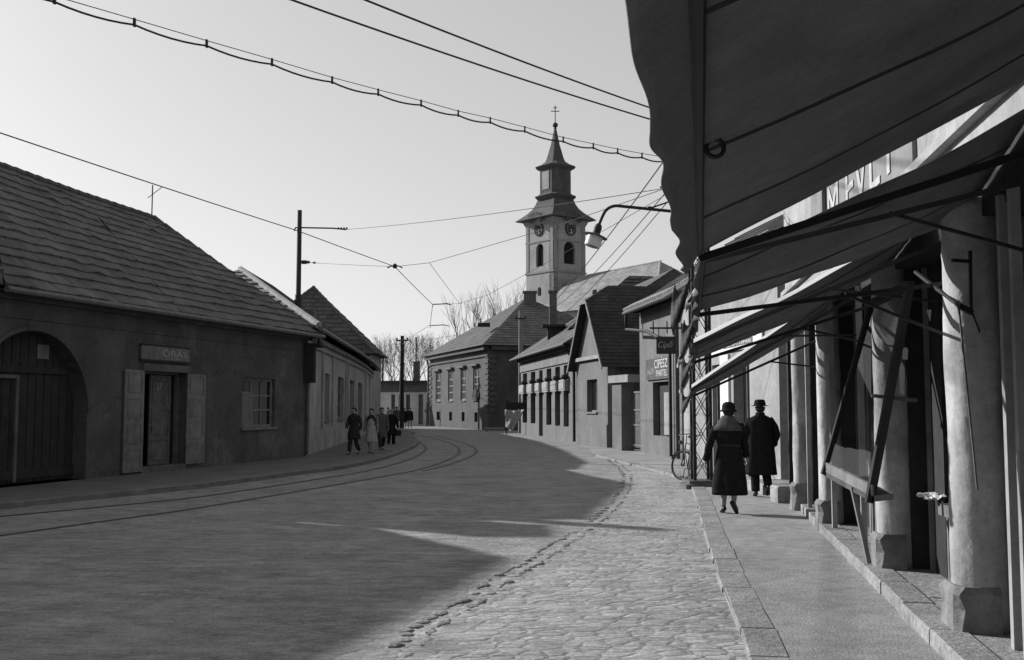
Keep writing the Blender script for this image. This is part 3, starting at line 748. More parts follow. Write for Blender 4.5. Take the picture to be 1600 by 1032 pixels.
# LEFT: steep hipped roof house behind
root3 = empty('steep_roof_house', (-14, 76, 0), 'house with a steep pointed tile roof rising behind the corner house', 'house')
apx = Wp(490, 449, 76); er = Wp(588, 553, 72); wx = apx.x-er.x
eR = Vector((er.x, 71.5, er.z)); eL = Vector((2*apx.x-er.x, 71.5, er.z)); bR = Vector((er.x, 79, er.z)); bL = Vector((2*apx.x-er.x, 79, er.z))
mb = MB(); ap2 = Vector((apx.x, 76.3, apx.z))
roof_plane(mb, eL, eR, apx, apx, 16, .05, .02, 8, seed=11); roof_plane(mb, eR, bR, ap2, apx, 12, .05, .02, 6)
roof_plane(mb, bR, bL, ap2, ap2, 6); roof_plane(mb, bL, eL, apx, ap2, 6)
mb.build('roof', M_tile3, root3, recalc=False)
mb = MB(); ridge_line(mb, apx, eR, .12, .42); ridge_line(mb, apx, eL, .12, .42); mb.build('ridge_tiles', M_ridge_d, root3)
f3 = Fr((eL.x+.5, 72), (eR.x-.5, 72))
wm = wall(f3, rect(0, f3.L, -.1, er.z), [rect(6, 7.2, 1.4, 3.2)], .4)
f3.box(wm, f3.L-.4, f3.L-.003, -.1, er.z, -6.1, -.4); f3.box(wm, .003, .4, -.1, er.z, -6.1, -.4); f3.box(wm, 0, f3.L, -.1, er.z, -6.5, -6.1); wm.build('wall', M_grey_pl, root3)
window(f3, 6, 7.2, 1.4, 3.2, root3)
mb = MB(); mb.tube([eL+Vector((0, -.1, -.05)), eR+Vector((.3, -.1, -.05))], .09, 8); mb.build('gutter', M_iron, root3)

# ================================================================== FAR: low white building across the end of the street
rootA = empty('low_white_building', (-8, 94, 0), 'long low white building closing the far end of the street', 'building')
fA = Fr((-16, 92.5), (-6.8, 90)); AZ = 3.75
hs = [rect(fA.s_(a), fA.s_(b), z0, 2.75) for a, b, z0 in ((611.5, 617.5, 1.1), (623, 629, 1.1), (634.5, 641, 1.1), (654, 661.5, 0.1))]
wm = wall(fA, rect(0, fA.L, -.1, AZ), hs, .4)
fA.box(wm, 0, fA.L, -.1, AZ, -6, -5.6); fA.box(wm, 0.003, .4, -.1, AZ, -5.6, -.4); fA.box(wm, fA.L-.4, fA.L-.003, -.1, AZ, -5.6, -.4)
wm.build('wall', M_pl_white, rootA)
for h in hs[:3]: window(fA, h[0][0], h[1][0], h[0][1], h[2][1], rootA, fm=M_wood, fw=.1, nx=2, ny=2)
h = hs[3]; mb = MB(); fA.box(mb, h[0][0], h[1][0], .1, 2.75, -.3, -.25); mb.build('door', M_wood_l, rootA)
mb = MB(); fA.box(mb, 0, fA.L+.2, 2.95, AZ, .003, .06); mb.build('fascia_band', M_wood, rootA)
mb = MB(); fA.box(mb, -.5, fA.L+.5, AZ+.003, AZ+.2, -6.4, .6); mb.build('roof', M_tile3, rootA)
mb = MB(); c = Wp(650.5, 590, 93); mb.box((c.x, 93.2, 4.7), (.55, .55, 1.9)); mb.box((c.x, 93.2, 5.7), (.7, .7, .12)); mb.tube([(c.x-.05, 93.2, 5.7), (c.x-.05, 93.2, 8.0)], .07, 6); mb.build('chimney', M_brick, rootA)

# ================================================================== villa at the bend (B)
cB = G(763, 673); dB = Vector((-.31, .95, 0)).normalized(); LB = 17.6
farB = cB+dB*LB
rootB = empty('villa', (cB.x, cB.y+8, 0), 'grey raised villa with four tall windows, stone quoins and a pyramid roof', 'house')
fB = Fr((farB.x, farB.y), (cB.x, cB.y)); fS = Fr((cB.x, cB.y), (cB.x+fB.n.x*-11.6, cB.y+fB.n.y*-11.6))
BZ = 5.95
wins = []
for x in (684.5, 704, 723.5, 743.5):
    u = fB.s_(x); k = .83 if x < 700 else .76 if x < 710 else .72
    wins.append((u-k, u+k))
_, t1 = fB.sz(743, 575); _, t0 = fB.sz(743, 626)
holes = [rect(a, b, t0, t1) for a, b in wins]+[rect(a+.35, b-.25, .55, 1.25) for a, b in wins]
M_villa = mat('villa_plaster', .072, var=.2, scale=.9, patch=-.15, grain=.1, streak=.3, bump=.3)
wall(fB, rect(0, fB.L, -.1, BZ), holes, .5).build('wall', M_villa, rootB)
wm = MB(); fS.box(wm, .003, 11.6, -.1, BZ, -.5, -.003); fS.box(wm, 11.1, 11.6, -.1, BZ, -LB, -.5); fS.box(wm, .5, 11.1, -.1, BZ, -LB, -LB+.5); wm.build('side_wall', mat('villa_side_plaster', .06, var=.3, scale=1, streak=.3), rootB)
for a, b in wins:
    w_ = window(fB, a, b, t0, t1, rootB, rec=.08, fw=.16, nx=3, ny=4, fm=M_wood_l, hood=.25, sill=True, sm=M_wood)
for a, b in wins:
    mb = MB(); fB.box(mb, a+.35, b-.25, .55, 1.25, -.3, -.25); mb.build('basement_grille', M_black, rootB)
for side in (0, 1):
    mb = MB()
    for k in range(11):
        z = 1.3+k*.38; a, b = ((fB.L-.9 if k % 2 else fB.L-.6, fB.L+.051), (0, .9 if k % 2 else .6))[side]
        fB.box(mb, a, b, z, z+.24, .002, .07)
        if side == 0: fS.box(mb, .002, .6 if k % 2 else .4, z, z+.24, .003, .07)
    mb.build('quoins', mat('quoin_stone', .075, var=.2), rootB)
mb = MB(); fB.box(mb, -.1, fB.L+.1, BZ-.75, BZ-.6, .003, .12); fB.box(mb, -.1, fB.L+.1, BZ-.3, BZ-.003, .004, .4); fS.box(mb, .12, 11.6, BZ-.3, BZ-.003, .004, .4)
mb.build('cornice', M_villa, rootB)
mb = MB(); fB.box(mb, 0, fB.L, .003, 1.5, .002, .05); 
ovB = .6
e = [fB.P(-ovB, BZ, ovB), fB.P(fB.L+ovB, BZ, ovB), fS.P(11.6+ovB, BZ, ovB), fS.P(11.6+ovB, BZ, -LB-ovB)]
apB = Wp(822, 466, 80.3); 
mb = MB(); roof_plane(mb, e[0], e[1], apB, apB, 20, .03, .015, 6, seed=20); roof_plane(mb, e[1], e[2], apB, apB, 20, .03, .015, 6); roof_plane(mb, e[2], e[3], apB, apB, 8); roof_plane(mb, e[3], e[0], apB, apB, 8)
mb.build('roof', M_tileB, rootB, recalc=False)
mb = MB(); c = Wp(828, 470, 79.5); mb.box((c.x, c.y, c.z-.6), (.95, .8, 2.4)); mb.box((c.x, c.y, c.z+.65), (1.1, .95, .14)); mb.build('chimney', M_brick, rootB)
mb = MB(); c = Wp(756, 508, 74.9); mb.box(c, (.9, .8, .25)); mb.build('roof_vent', M_wood_d, rootB)
mb = MB(); u, z = fB.sz(742.5, 618, .1); M = Matrix((fB.d, Vector((0, 0, 1)), fB.n)).transposed()
mb.lathe(fB.P(u, z, .03), [(.0, 0), (.85, 0), (.9, .03), (.85, .07), (0, .07)], 20, ax=M @ Matrix.Diagonal((1, .52, 1)))
tag(mb.build('wreath', M_wood_d), 'dark round wreath on the rightmost tall window of the villa', 'wreath')
mb = MB(); q = fB.P(-.3, 0, .2); mb.tube([q+Vector((0, 0, BZ-.1)), q+Vector((.15, -.1, BZ-.8)), q+Vector((.15, -.1, .1))], .09, 8); mb.build('downpipe', M_iron_g, rootB)

# ================================================================== shop row C
cC0 = G(814, 679); cC1 = G(902, 694)
fC = Fr((cC0.x, cC0.y), (cC1.x, cC1.y)); CZ = 4.5
rootC = empty('shop_row_house', (cC1.x+3, cC1.y+7, 0), 'single-storey house with a row of tall shop windows between pale piers', 'house')
# column centres in the photo of the six openings
oc = [(817,823.5), (829.5,836.5), (842.5,848), (854,861.5), (867.5,875), (881,888.5)]
_, ztop = fC.sz(884, 571); _, zmid1 = fC.sz(884, 594); _, zmid0 = fC.sz(884, 610); _, zbot = fC.sz(884, 667)
ho = []
for i, (a, b) in enumerate(oc):
    ho.append(rect(fC.s_(a), fC.s_(b), zmid1+.02, ztop))
    ho.append(rect(fC.s_(a)-.1, fC.s_(b), (LZ if i == 2 else zbot), zmid0))
wall(fC, rect(0, fC.L, -.1, CZ), ho, .35).build('wall', M_pl_mid, rootC)
for i, (a, b) in enumerate(oc):
    window(fC, fC.s_(a), fC.s_(b), zmid1+.02, ztop, rootC, rec=.22, fw=.05, nx=1, ny=1, fm=M_wood_d, sill=False)
    if i == 2:
        mb = MB(); fC.box(mb, fC.s_(a)-.1, fC.s_(b), LZ, zmid0, -.3, -.22); mb.build('door', M_wood_d, rootC)
    else:
        w_ = window(fC, fC.s_(a)-.1, fC.s_(b), zbot, zmid0, rootC, rec=.2, fw=.05, nx=1, ny=1, fm=M_wood_d, sill=False)
        if i in (1, 3, 4, 5):
            mb = MB(); fC.box(mb, fC.s_(b)-.32, fC.s_(b)-.06, zbot+.05, zmid0-(.3 if i != 4 else 1.6), -.19, -.17); mb.build('blind', M_white, w_)
    mb = MB(); s0, s1 = fC.s_(a)-.15, fC.s_(b)+.1
    fC.box(mb, s0, s1, zmid0-.03, zmid1+.0, .005, .22); fC.box(mb, s0+.1, s1-.1, zmid0+.05, zmid1-.08, .22, .25)
    mb.build('roller_box', M_pl_light, rootC)
    mb = MB(); c = fC.P(s1-.1, zmid1+.12, .2); mb.lathe(c, [(0, -.12), (.14, -.1), (.17, 0), (.12, .1), (0, .13)], 10); mb.build('wall_lamp', M_wood_d, rootC)
mb = MB(); fC.box(mb, .1, fC.L-.9, ztop+.1, CZ-.35, .004, .08); mb.build('fascia_board', M_wood_l, rootC)
mb = MB(); fC.box(mb, 0, fC.L, CZ-.2, CZ-.003, .004, .25); mb.build('cornice', M_wood, rootC)
mb = MB(); mb.obox(fC.P(.003, -.1, -.35), fC.d*.35, fC.n*-8, (0, 0, CZ+.1)); mb.obox(fC.P(fC.L-.35, -.1, -.35), fC.d*.34, fC.n*-8, (0, 0, CZ+.1)); mb.obox(fC.P(0, -.1, -8.4), fC.d*fC.L, fC.n*-.3, (0, 0, CZ+.1)); mb.build('rear_wall', M_lime_dark, rootC)
rC0 = fC.P(3.9, 7.9, -4.4); rC1 = fC.P(fC.L+.5, 7.9, -4.4); e0 = fC.P(-.7, CZ, .55); e1 = fC.P(fC.L-.15, CZ, .55); b0_ = fC.P(-.7, CZ, -9); b1_ = fC.P(fC.L-.15, CZ, -9)
mb = MB(); roof_plane(mb, e0, e1, rC1, rC0, 16, .03, .015, 8, seed=30); roof_plane(mb, b0_, e0, rC0, rC0, 10, segs=5); roof_plane(mb, b1_, b0_, rC0, rC1, 8)
mb.build('roof', M_tileC, rootC, recalc=False)
mb = MB(); mb.face([e1, rC1, b1_]); mb.build('gable_end', M_lime_dark, rootC)
mb = MB(); mb.tube([e0+Vector((0, 0, -.04)), e1+Vector((0, 0, -.04))], .07, 8); 
gq = fC.P(fC.L-.25, 0, .12); mb.tube([e1+Vector((0, 0, -.05)), fC.P(fC.L-.35, CZ-.35, .4), fC.P(fC.L-.1, CZ-.7, .12), fC.P(fC.L-.1, .1, .12)], .07, 8); mb.build('gutter', M_iron, rootC)
mb = MB(); c = Wp(864, 480, 58); mb.box((c.x, c.y, c.z-.6), (.42, .5, 3.0)); mb.box((c.x, c.y, c.z+.86), (.55, .6, .12)); mb.build('chimney', M_brick, rootC)
mb = MB(); c = Wp(868, 516, 56.5); mb.box((c.x, c.y, c.z-.2), (.9, .8, .7)); mb.box((c.x-.1, c.y, c.z+.2), (1.3, 1.2, .12)); mb.build('roof_hatch', M_wood_d, rootC)
# hanging sheet on a market frame by the left corner
q = cC0
fr_ = Fr((q.x-.85, q.y-1.0), (q.x+.3, q.y-1.7))
stf = empty('cloth_stand', fr_.P(.6, 0, 0), 'light cloth slung in folds on a small dark frame at the shop row corner', 'stall')
mb = MB(); 
for u in (0, fr_.L-.03): mb.tube([fr_.P(u, 0), fr_.P(u, 2.05)], .03, 6)
mb.tube([fr_.P(0, 1.95), fr_.P(fr_.L, 1.95)], .025, 6); mb.obox(fr_.P(.05, 1.5, -.2), fr_.d*(fr_.L-.1), fr_.n*.3, (0, 0, .4)); mb.build('frame', M_wood_d, stf)
mb = MB(); mb.grid(lambda a, b: fr_.P(a*fr_.L*(1-.5*b*(a > .3))+.0, 1.5-.0*a-b*(1.0+.2*math.sin(a*3.14))-.08*math.sin(a*3.14), .16+.05*math.sin(a*14+b*6)), 24, 12)
solid(mb.build('cloth', M_cloth_l, stf, smooth=True), .01)
# low block on the pavement by the villa
c = G(772, 674.5); mb = MB(); mb.box((c.x, c.y, .2), (1.4, .5, .12)); mb.box((c.x-.5, c.y, .07), (.15, .45, .14)); mb.box((c.x+.5, c.y, .07), (.15, .45, .14))
tag(mb.build('stone_bench', M_kerb), 'low stone bench at the foot of the villa side wall', 'bench')
# utility pole in front of the villa side
ub_ = Vector((Wp(813.5, 560, 64).x, 64, 0)); up = empty('utility_pole', ub_, 'grey wooden pole with a crosspiece in front of the villa side wall', 'pole', 'street poles beyond the bend')
mb = MB(); tz = Wp(813.5, 486, 64).z; mb.tube([ub_, ub_+Vector((0, 0, tz))], [.16, .12], 8); mb.build('post', M_wood_l, up)
mb = MB(); mb.bar(ub_+Vector((-.35, -.1, tz-.5)), ub_+Vector((.35, -.1, tz-.5)), .08); 
for x in (-.3, .3): mb.lathe(ub_+Vector((x, -.1, tz-.45)), [(.03, 0), (.05, .05), (.04, .12), (0, .15)], 8)
mb.build('crossarm', M_wood_d, up)

# ================================================================== house D with half-hipped gable
cD0 = G(902, 695); cD1 = G(950, 702)
fD = Fr((cD0.x, cD0.y), (cD1.x, cD1.y)); 
rootD = empty('gabled_house', (cD1.x+2, cD1.y+3, 0), 'narrow gabled house with steep half-hipped dark roof beside the gate', 'house')
LD = fD.L; zE = 3.55
def zD(px, py): return fD.sz(px, py)
gp0 = (LD*.5-.38, 5.95); gp1 = (LD*.5+.38, 5.95)
wD0, wDz1 = fD.sz(917, 594); wD1, _ = fD.sz(933, 594); _, wDz0 = fD.sz(925, 644)
slit = rect(LD*.5-.07, LD*.5+.07, 4.9, 5.4)
wall(fD, [(0, -.1), (LD, -.1), (LD, zE), gp1, gp0, (0, zE)], [rect(wD0, wD1, wDz0, wDz1), slit], .3).build('wall', M_pl_mid, rootD)
window(fD, wD0, wD1, wDz0, wDz1, rootD, rec=.18, fw=.07, nx=2, ny=1, fm=M_wood_l)
mb = MB(); fD.box(mb, .25, LD-.1, zE+.05, zE+.2, .003, .16); mb.build('cornice', M_pl_light, rootD)
mb = MB(); fD.box(mb, .1, LD, .0, .95, .002, .05); mb.build('plinth', M_pl_mid, rootD)
DEP = 9.0
mb = MB(); fD.box(mb, LD-.3, LD-.003, -.1, zE, -DEP, -.3); fD.box(mb, .003, .3, -.1, zE, -DEP, -.3); fD.box(mb, 0, LD, -.1, zE, -DEP-.3, -DEP); mb.build('side_wall', M_lime_dark, rootD)
ovh = .35; zr = 6.75
eF0, eF1 = fD.P(-.4, zE-.35, ovh), fD.P(LD+.4, zE-.35, ovh); t0_, t1_ = fD.P(LD*.5-.42, 6.05, ovh), fD.P(LD*.5+.42, 6.05, ovh)
rf0 = fD.P(LD*.5, zr, -.75); rf1 = fD.P(LD*.5, zr, -DEP-.2)
eb0, eb1 = fD.P(-.4, zE-.35, -DEP-.6), fD.P(LD+.4, zE-.35, -DEP-.6)
mb = MB()
def side_roof(e_front, top_front, rfront, rback, e_back):
    k = 18
    # upper boundary goes e_front -> top_front -> rfront -> rback
    n1 = 24
    for i in range(n1):
        zf0 = i/n1; zf1 = (i+1)/n1
        def prof(t):
            z = e_front.z+(rfront.z-e_front.z)*t
            tz_ = (top_front.z-e_front.z)/(rfront.z-e_front.z)
            fr1 = e_front.lerp(top_front, t/tz_) if t <= tz_ else top_front.lerp(rfront, (t-tz_)/(1-tz_))
            return fr1, e_back.lerp(rback, t)
        a0, b0 = prof(zf0); a1, b1 = prof(zf1)
        nrm = (b0-a0).cross(a1-a0).normalized(); nrm = nrm if nrm.z > 0 else -nrm
        up_ = nrm*.01
        seg = 6
        for k in range(seg):
            p, q = a0.lerp(b0, k/seg)+up_, a0.lerp(b0, (k+1)/seg)+up_; r_, s_ = a1.lerp(b1, (k+1)/seg), a1.lerp(b1, k/seg)
            L0 = (b0-a0).length
            mb.face([p, q, r_, s_], [(L0*k/seg, i*.35), (L0*(k+1)/seg, i*.35), (L0*(k+1)/seg, (i+1)*.35), (L0*k/seg, (i+1)*.35)])
            mb.face([p-up_, q-up_, q, p], [(0, 0)]*4)
side_roof(eF1, t1_, rf0, rf1, eb1); side_roof(eF0, t0_, rf0, rf1, eb0)
mb.face([t0_, t1_, rf0], [(0, 0), (.8, 0), (.4, .7)])
mb.face([eb0, eb1, rf1], [(0, 0), (5, 0), (2.5, 4)])
mb.build('roof', M_tileD, rootD, recalc=False)
mb = MB()
for a, b in ((eF0, t0_), (t1_, eF1), (t0_, t1_)): mb.bar(a+Vector((0, 0, -.05)), b+Vector((0, 0, -.05)), .04, .13)
mb.build('bargeboard', M_wood_l, rootD)
mb = MB(); c = Wp(934, 470, 47); mb.box((c.x, c.y, c.z-.5), (.55, .45, 1.5)); 
for x in (-.15, .15): mb.lathe((c.x+x, c.y, c.z+.25), [(.09, 0), (.13, .12), (.1, .25)], 8)
mb.build('chimney', M_brick, rootD)
# D2: dark hipped roof behind
rootE2 = empty('rear_house', (8.6, 56, 0), 'taller house with a dark hipped roof rising behind the gabled house', 'house')
Yd = 52
tA, tB_ = Wp(984, 431, Yd+4), Wp(1020, 432, Yd+4); zz = 5.6
c0 = [Vector((tA.x-3.6, Yd-.5, zz)), Vector((tB_.x+3.4, Yd-.5, zz)), Vector((tB_.x+3.4, Yd+9, zz)), Vector((tA.x-3.6, Yd+9, zz))]
mb = MB(); roof_plane(mb, c0[0], c0[1], tB_, tA, 14); roof_plane(mb, c0[1], c0[2], tB_, tB_, 8); roof_plane(mb, c0[2], c0[3], tA, tB_, 6); roof_plane(mb, c0[3], c0[0], tA, tA, 10)
mb.build('roof', M_tileD, rootE2, recalc=False)
mb = MB(); mb.box((tA.x/2+tB_.x/2, Yd+4.3, zz/2), (tB_.x-tA.x+6, 8.4, zz)); mb.build('wall', M_lime_dark, rootE2)

# ================================================================== gate between D and E
gq0 = G(957, 704, 0); fg = Fr((gq0.x, gq0.y), (G(1001, 709).x, G(1001, 709).y))
rg_ = empty('gate_pillar', fg.P(.2, 0, -.1), 'square pale gate pillar with a flat cap beside the gabled house', 'gate pillar')
zc = 2.55
mb = MB(); fg.box(mb, 0, .95, 0, zc, -.5, 0); mb.build('shaft', M_pl_mid, rg_)
mb = MB(); fg.box(mb, -.12, 1.9, zc+.003, zc+.28, -.6, .12); mb.build('cap', M_pl_light, rg_)
gg = empty('yard_gate', fg.P(fg.L*.6, 0, -.4), 'tall grey boarded yard gate between pillar and sign house', 'gate')
mb = MB(); u0, u1 = 1.0, fg.L-.1
for k in range(8):
    a = u0+(u1-u0)*k/8; fg.box(mb, a+.01, a+(u1-u0)/8-.01, .15, 2.25, -.42, -.38)
mb.build('boards', M_wood, gg)
mb = MB()
for z in (.2, .95, 1.5, 2.15): fg.box(mb, u0, u1, z, z+.07, -.38, -.35)
mb.build('rails', M_wood_l, gg)

# ================================================================== house E / F (sign house and pale shop wall)
cE0 = G(1001, 709); cE1 = Vector((5.2, 31.2, 0)); cF1 = Vector((5.55, 21.3, 0))
fE = Fr((cE0.x, cE0.y), (cE1.x, cE1.y)); fF = Fr((cE1.x, cE1.y), (cF1.x, cF1.y))
rootE = empty('sign_house', (7, 33, 0), 'pale house with rounded eave tiles, painted sign board and shuttered shop window', 'house')
EZ2 = 5.0
a0, zt = fE.sz(1020, 598); a1, _ = fE.sz(1049, 598); _, zb = fE.sz(1034, 682)
wall(fE, rect(0, fE.L, -.1, EZ2), [rect(a0, a1, zb, zt)], .4).build('wall', M_pl_mid, rootE)
s2 = [(1115,1136,700,578), (1146,1160,700,560)]
hf = []
dF0 = fF.s_(1113); dF1 = fF.s_(1128.5); _, dzt = fF.sz(1120, 572); dG0 = fF.s_(1146); dG1 = fF.s_(1168)
hf = [rect(dF0, dF1, PZ+.02, 2.75), rect(dG0, dG1, PZ+.02, 2.85)]
wall(fF, rect(0.003, fF.L, -.1, EZ2), hf, .4).build('wall', M_pl_light, rootE)
mb = MB(); fE.box(mb, a0, a1, zb, zt, -.25, -.2)
bl = mb.build('shop_window', M_wood_d, rootE)
mb = MB(); fE.box(mb, a0+.95, a1-.05, zb+.05, zt-.35, -.2, -.12); mb.build('blind', M_pl_light, bl)
mb = MB()
fF.box(mb, dF0, dF0+.12, PZ, 2.75, -.2, -.1); fF.box(mb, dF1-.12, dF1, PZ, 2.75, -.2, -.1); fF.box(mb, dF0+.12, dF1-.12, 2.62, 2.75, -.2, -.1)
dd = mb.build('shop_door', M_wood, rootE)
mb = MB(); fF.box(mb, dF0+.12, dF1-.12, PZ+.02, 2.62, -.19, -.14); mb.build('pane', M_glass, dd)
mb = MB(); fF.box(mb, dF1+.003, dF1+.85, PZ, 2.95, .003, .06); mb.build('door_jamb', M_white, rootE)
mb = MB(); fF.box(mb, dG0, dG1, PZ+.02, 2.85, -.3, -.25); d2 = mb.build('shop_door', M_wood_d, rootE)
mb = MB(); fF.box(mb, dG0+.15, dG1-.15, 1.0, 2.6, -.25, -.23); mb.build('pane', M_glass, d2)
mb = MB(); fF.box(mb, fF.s_(1168)+.1, fF.s_(1168)+.14, PZ, 3.4, .002, .05); fF.box(mb, 0, .05, 0, 4.2, .002, .05); fE.box(mb, fE.L-.6, fE.L-.45, 0, 4.6, .004, .1); mb.build('pilaster', M_wood, rootE)
# roof with eave tiles
eE = [fE.P(-.15, EZ2, .45), fE.P(fE.L, EZ2, .45), fF.P(fF.L, EZ2, .45)]
rE = [fE.P(-.15, EZ2+3.0, -4), fE.P(fE.L, EZ2+3.0, -4), fF.P(fF.L, EZ2+3.0, -4)]
mb = MB(); roof_plane(mb, eE[0], eE[1], rE[1], rE[0], 12, .05, .03, 6); roof_plane(mb, eE[1], eE[2], rE[2], rE[1], 12, .05, .03, 8)
mb.face([eE[0], rE[0], fE.P(-.15, EZ2, -8.5)]); mb.face([rE[0], rE[1], rE[2], fF.P(fF.L, EZ2, -8.5), fE.P(-.15, EZ2, -8.5)])
mb.build('roof', M_tileD, rootE, recalc=False)
mb = MB()
for f, a, b in ((fE, -.15, fE.L), (fF, 0, fF.L)):
    n = int((b-a)/.25)
    for k in range(n):
        u = a+(b-a)*(k+.5)/n; mb.tube([f.P(u, EZ2+.06, .55), f.P(u, EZ2+.32, .1)], [.095, .08], 7)
mb.build('eave_tiles', M_ridge, rootE)
mb = MB(); mb.tube([q+Vector((-.08, 0, -.03)) for q in eE], .075, 8)
g0 = fE.P(.05, EZ2-.1, .5); mb.tube([g0, g0+Vector((0, 0, -.5)), fE.P(fE.s_(1030), EZ2-.85, .4), fE.P(fE.s_(1052), EZ2-1.35, .15), fE.P(fE.s_(1052), EZ2-1.6, .1), fE.P(fE.s_(1052), .1, .1)], .055, 8)
mb.build('gutter', M_iron, rootE)
mb = MB(); fE.box(mb, 0.003, .3, -.1, EZ2-.2, -8, -.4); mb.build('side_wall', M_pl_mid, rootE)
# painted sign board
b0, bz1 = fE.sz(1012, 563); b1, _ = fE.sz(1048, 553); _, bz0 = fE.sz(1012, 595)
mb = MB(); fE.box(mb, b0, b1, bz0, bz1, .03, .07)
sb = mb.build('painted_sign', mat('painted_board', .075, var=.3, scale=4)); tag(sb, 'grey painted board with white lettering above the shuttered shop window', 'sign')
bw__ = b1-b0
text_mesh('CIPÉSZ', fE, b0+bw__*.40, bz0+.37, .36, M_letter, sb, o=.074, width=bw__*.55)
text_mesh('IPARTEL', fE, b0+bw__*.47, bz0+.1, .2, M_letter, sb, o=.074, width=bw__*.47)
text_mesh('Női', fE, b0+bw__*.1, bz0+.15, .2, M_letter_d, sb, o=.074, width=bw__*.28, slope=.1)
# hanging dark sign on an iron bracket
hb = Wp(1048, 540, 29.5); hs_ = empty('hanging_sign', hb, 'black hanging sign board on an iron bracket beside the painted sign', 'sign')
fh = Fr((hb.x-.42, hb.y-.03), (hb.x+.05, hb.y-.09))
mb = MB(); fh.box(mb, 0, .55, hb.z-.25, hb.z+.25, -.03, .03); mb.build('board', M_sign_d, hs_)
text_mesh('Cipő', fh, .05, hb.z-.12, .24, M_letter_d, hs_, o=.035, width=.42, italic=.3)
mb = MB(); mb.tube([(hb.x-.6, hb.y, hb.z+.5), (5.2, hb.y, hb.z+.5)], .03, 6); mb.tube([(hb.x-.35, hb.y-.05, hb.z+.5), (hb.x-.35, hb.y-.05, hb.z+.25)], .015, 6); mb.tube([(hb.x+.1, hb.y-.05, hb.z+.5), (hb.x+.1, hb.y-.05, hb.z+.25)], .015, 6)
mb.tube([(hb.x-.5, hb.y, hb.z+.7), (hb.x-.5, hb.y, hb.z+.35)], .02, 6); mb.tube([(hb.x-.1, hb.y, hb.z+.7), (hb.x-.1, hb.y, hb.z+.35)], .02, 6)
mb.build('bracket', M_iron, hs_)
# white sign on the pale wall
c0_ = fF.s_(1108, .05); c1_ = fF.s_(1192, .05)
mb = MB(); fF.box(mb, c0_, c1_, 3.0, 3.55, .02, .06); ws = mb.build('wall_sign', M_sign_w); tag(ws, 'long white shop board with a dark lettered band on the pale wall', 'sign')
L_ = c1_-c0_
mb = MB(); fF.box(mb, c0_+L_*.33, c0_+L_*.86, 3.1, 3.24, .06, .066); mb.build('dark_band', M_wood, ws)
text_mesh('MÉLYÉPÍTŐIPARI', fF, c0_+L_*.35, 3.12, .10, M_sign_w, ws, o=.072, width=L_*.49)
text_mesh('KISIPARI', fF, c0_+L_*.4, 3.29, .11, M_sign_g, ws, o=.064, width=L_*.36)
text_mesh('V', fF, c0_+L_*.1, 3.08, .28, M_sign_g, ws, o=.064, width=L_*.09)
mb = MB(); fF.box(mb, c0_+L_*.25, c0_+L_*.29, 3.24, 3.36, .06, .066); fF.box(mb, c0_+L_*.87, c0_+L_*.91, 3.24, 3.36, .06, .066); mb.build('emblem', M_sign_g, ws)

# ================================================================== church
CY = 125.0; k0 = Wp(865, 500, CY); C0 = Vector((k0.x, CY, 0))
dl_ = Vector((-.62, .785, 0)).normalized(); dr_ = Vector((.785, .62, 0)).normalized(); a_ = 5.3
rootK = empty('church', C0, 'church with a tall clock tower, onion-skirted lantern spire and long lit nave roof', 'church')
ctr = C0+(dl_+dr_)*a_/2
def zat(px, py, Y): return Wp(px, py, Y).z
z_eave = zat(865, 335, 123.6); z_belt = zat(865, 424, CY)
fKL = Fr((C0+dl_*a_).to_2d(), C0.to_2d()); fKR = Fr(C0.to_2d(), (C0+dr_*a_).to_2d())
def sqring(h, z, c=ctr): return [c-(dl_+dr_)*h+Vector((0,0,z)), c+(dr_-dl_)*h+Vector((0,0,z)), c+(dl_+dr_)*h+Vector((0,0,z)), c+(dl_-dr_)*h+Vector((0,0,z))]
uL0 = fKL.s_(838); uL1 = fKL.s_(849.5); _, wt = fKL.sz(843, 381); _, wb_ = fKL.sz(843, 417)
uR0 = fKR.s_(882); uR1 = fKR.s_(899.5); _, wt2 = fKR.sz(890, 378); _, wb2 = fKR.sz(890, 413)
u3 = fKL.s_(843); _, z3 = fKL.sz(843, 455)
wL = wall(fKL, rect(0, a_, 0, z_eave), [arch(uL0, uL1, wb_, wt), arch(u3-.35, u3+.35, z3-.6, z3+.5)], .8)
wR = wall(fKR, rect(0, a_, 0, z_eave), [arch(uR0, uR1, wb2, wt2)], .8)
wL.v  # merged as one tower body
base_i = len(wL.v); wL.v += wR.v; wL.f += [tuple(i+base_i for i in f) for f in wR.f]; wL.m += wR.m
for f in (Fr((C0+dr_*a_).to_2d(), (C0+dr_*a_+dl_*a_).to_2d()), Fr((C0+dr_*a_+dl_*a_).to_2d(), (C0+dl_*a_).to_2d())): f.box(wL, .003, a_-.003, 0, z_eave, -.8, 0)
tw = wL.build('tower', M_church, rootK)
for f, u0, u1, z0, z1 in ((fKL, uL0, uL1, wb_, wt), (fKR, uR0, uR1, wb2, wt2)):
    mb = MB(); n = 12
    for k in range(n):
        z = z0+(z1-z0)*(k+.5)/n; mb.obox(f.P(u0, z-.08, -.5), f.d*(u1-u0), f.n*.25+Vector((0, 0, -.12)), (0, 0, .05))
    f.box(mb, u0, u1, z0, z1, -.7, -.6)
    mb.build('louvre', M_wood_d, tw)
mb = MB(); fKL.box(mb, u3-.35, u3+.35, z3-.6, z3+.5, -.5, -.4); mb.build('small_window', M_black, tw)
mb = MB()
for zb_, hh, pr in ((z_belt, .25, .12), (z_eave-2.9, .18, .08)):
    mb.loft([sqring(a_/2+pr, zb_), sqring(a_/2+pr, zb_+hh)])
mb.loft([sqring(a_/2+.02, z_eave-.8), sqring(a_/2+.15, z_eave-.5), sqring(a_/2+.35, z_eave-.05)])
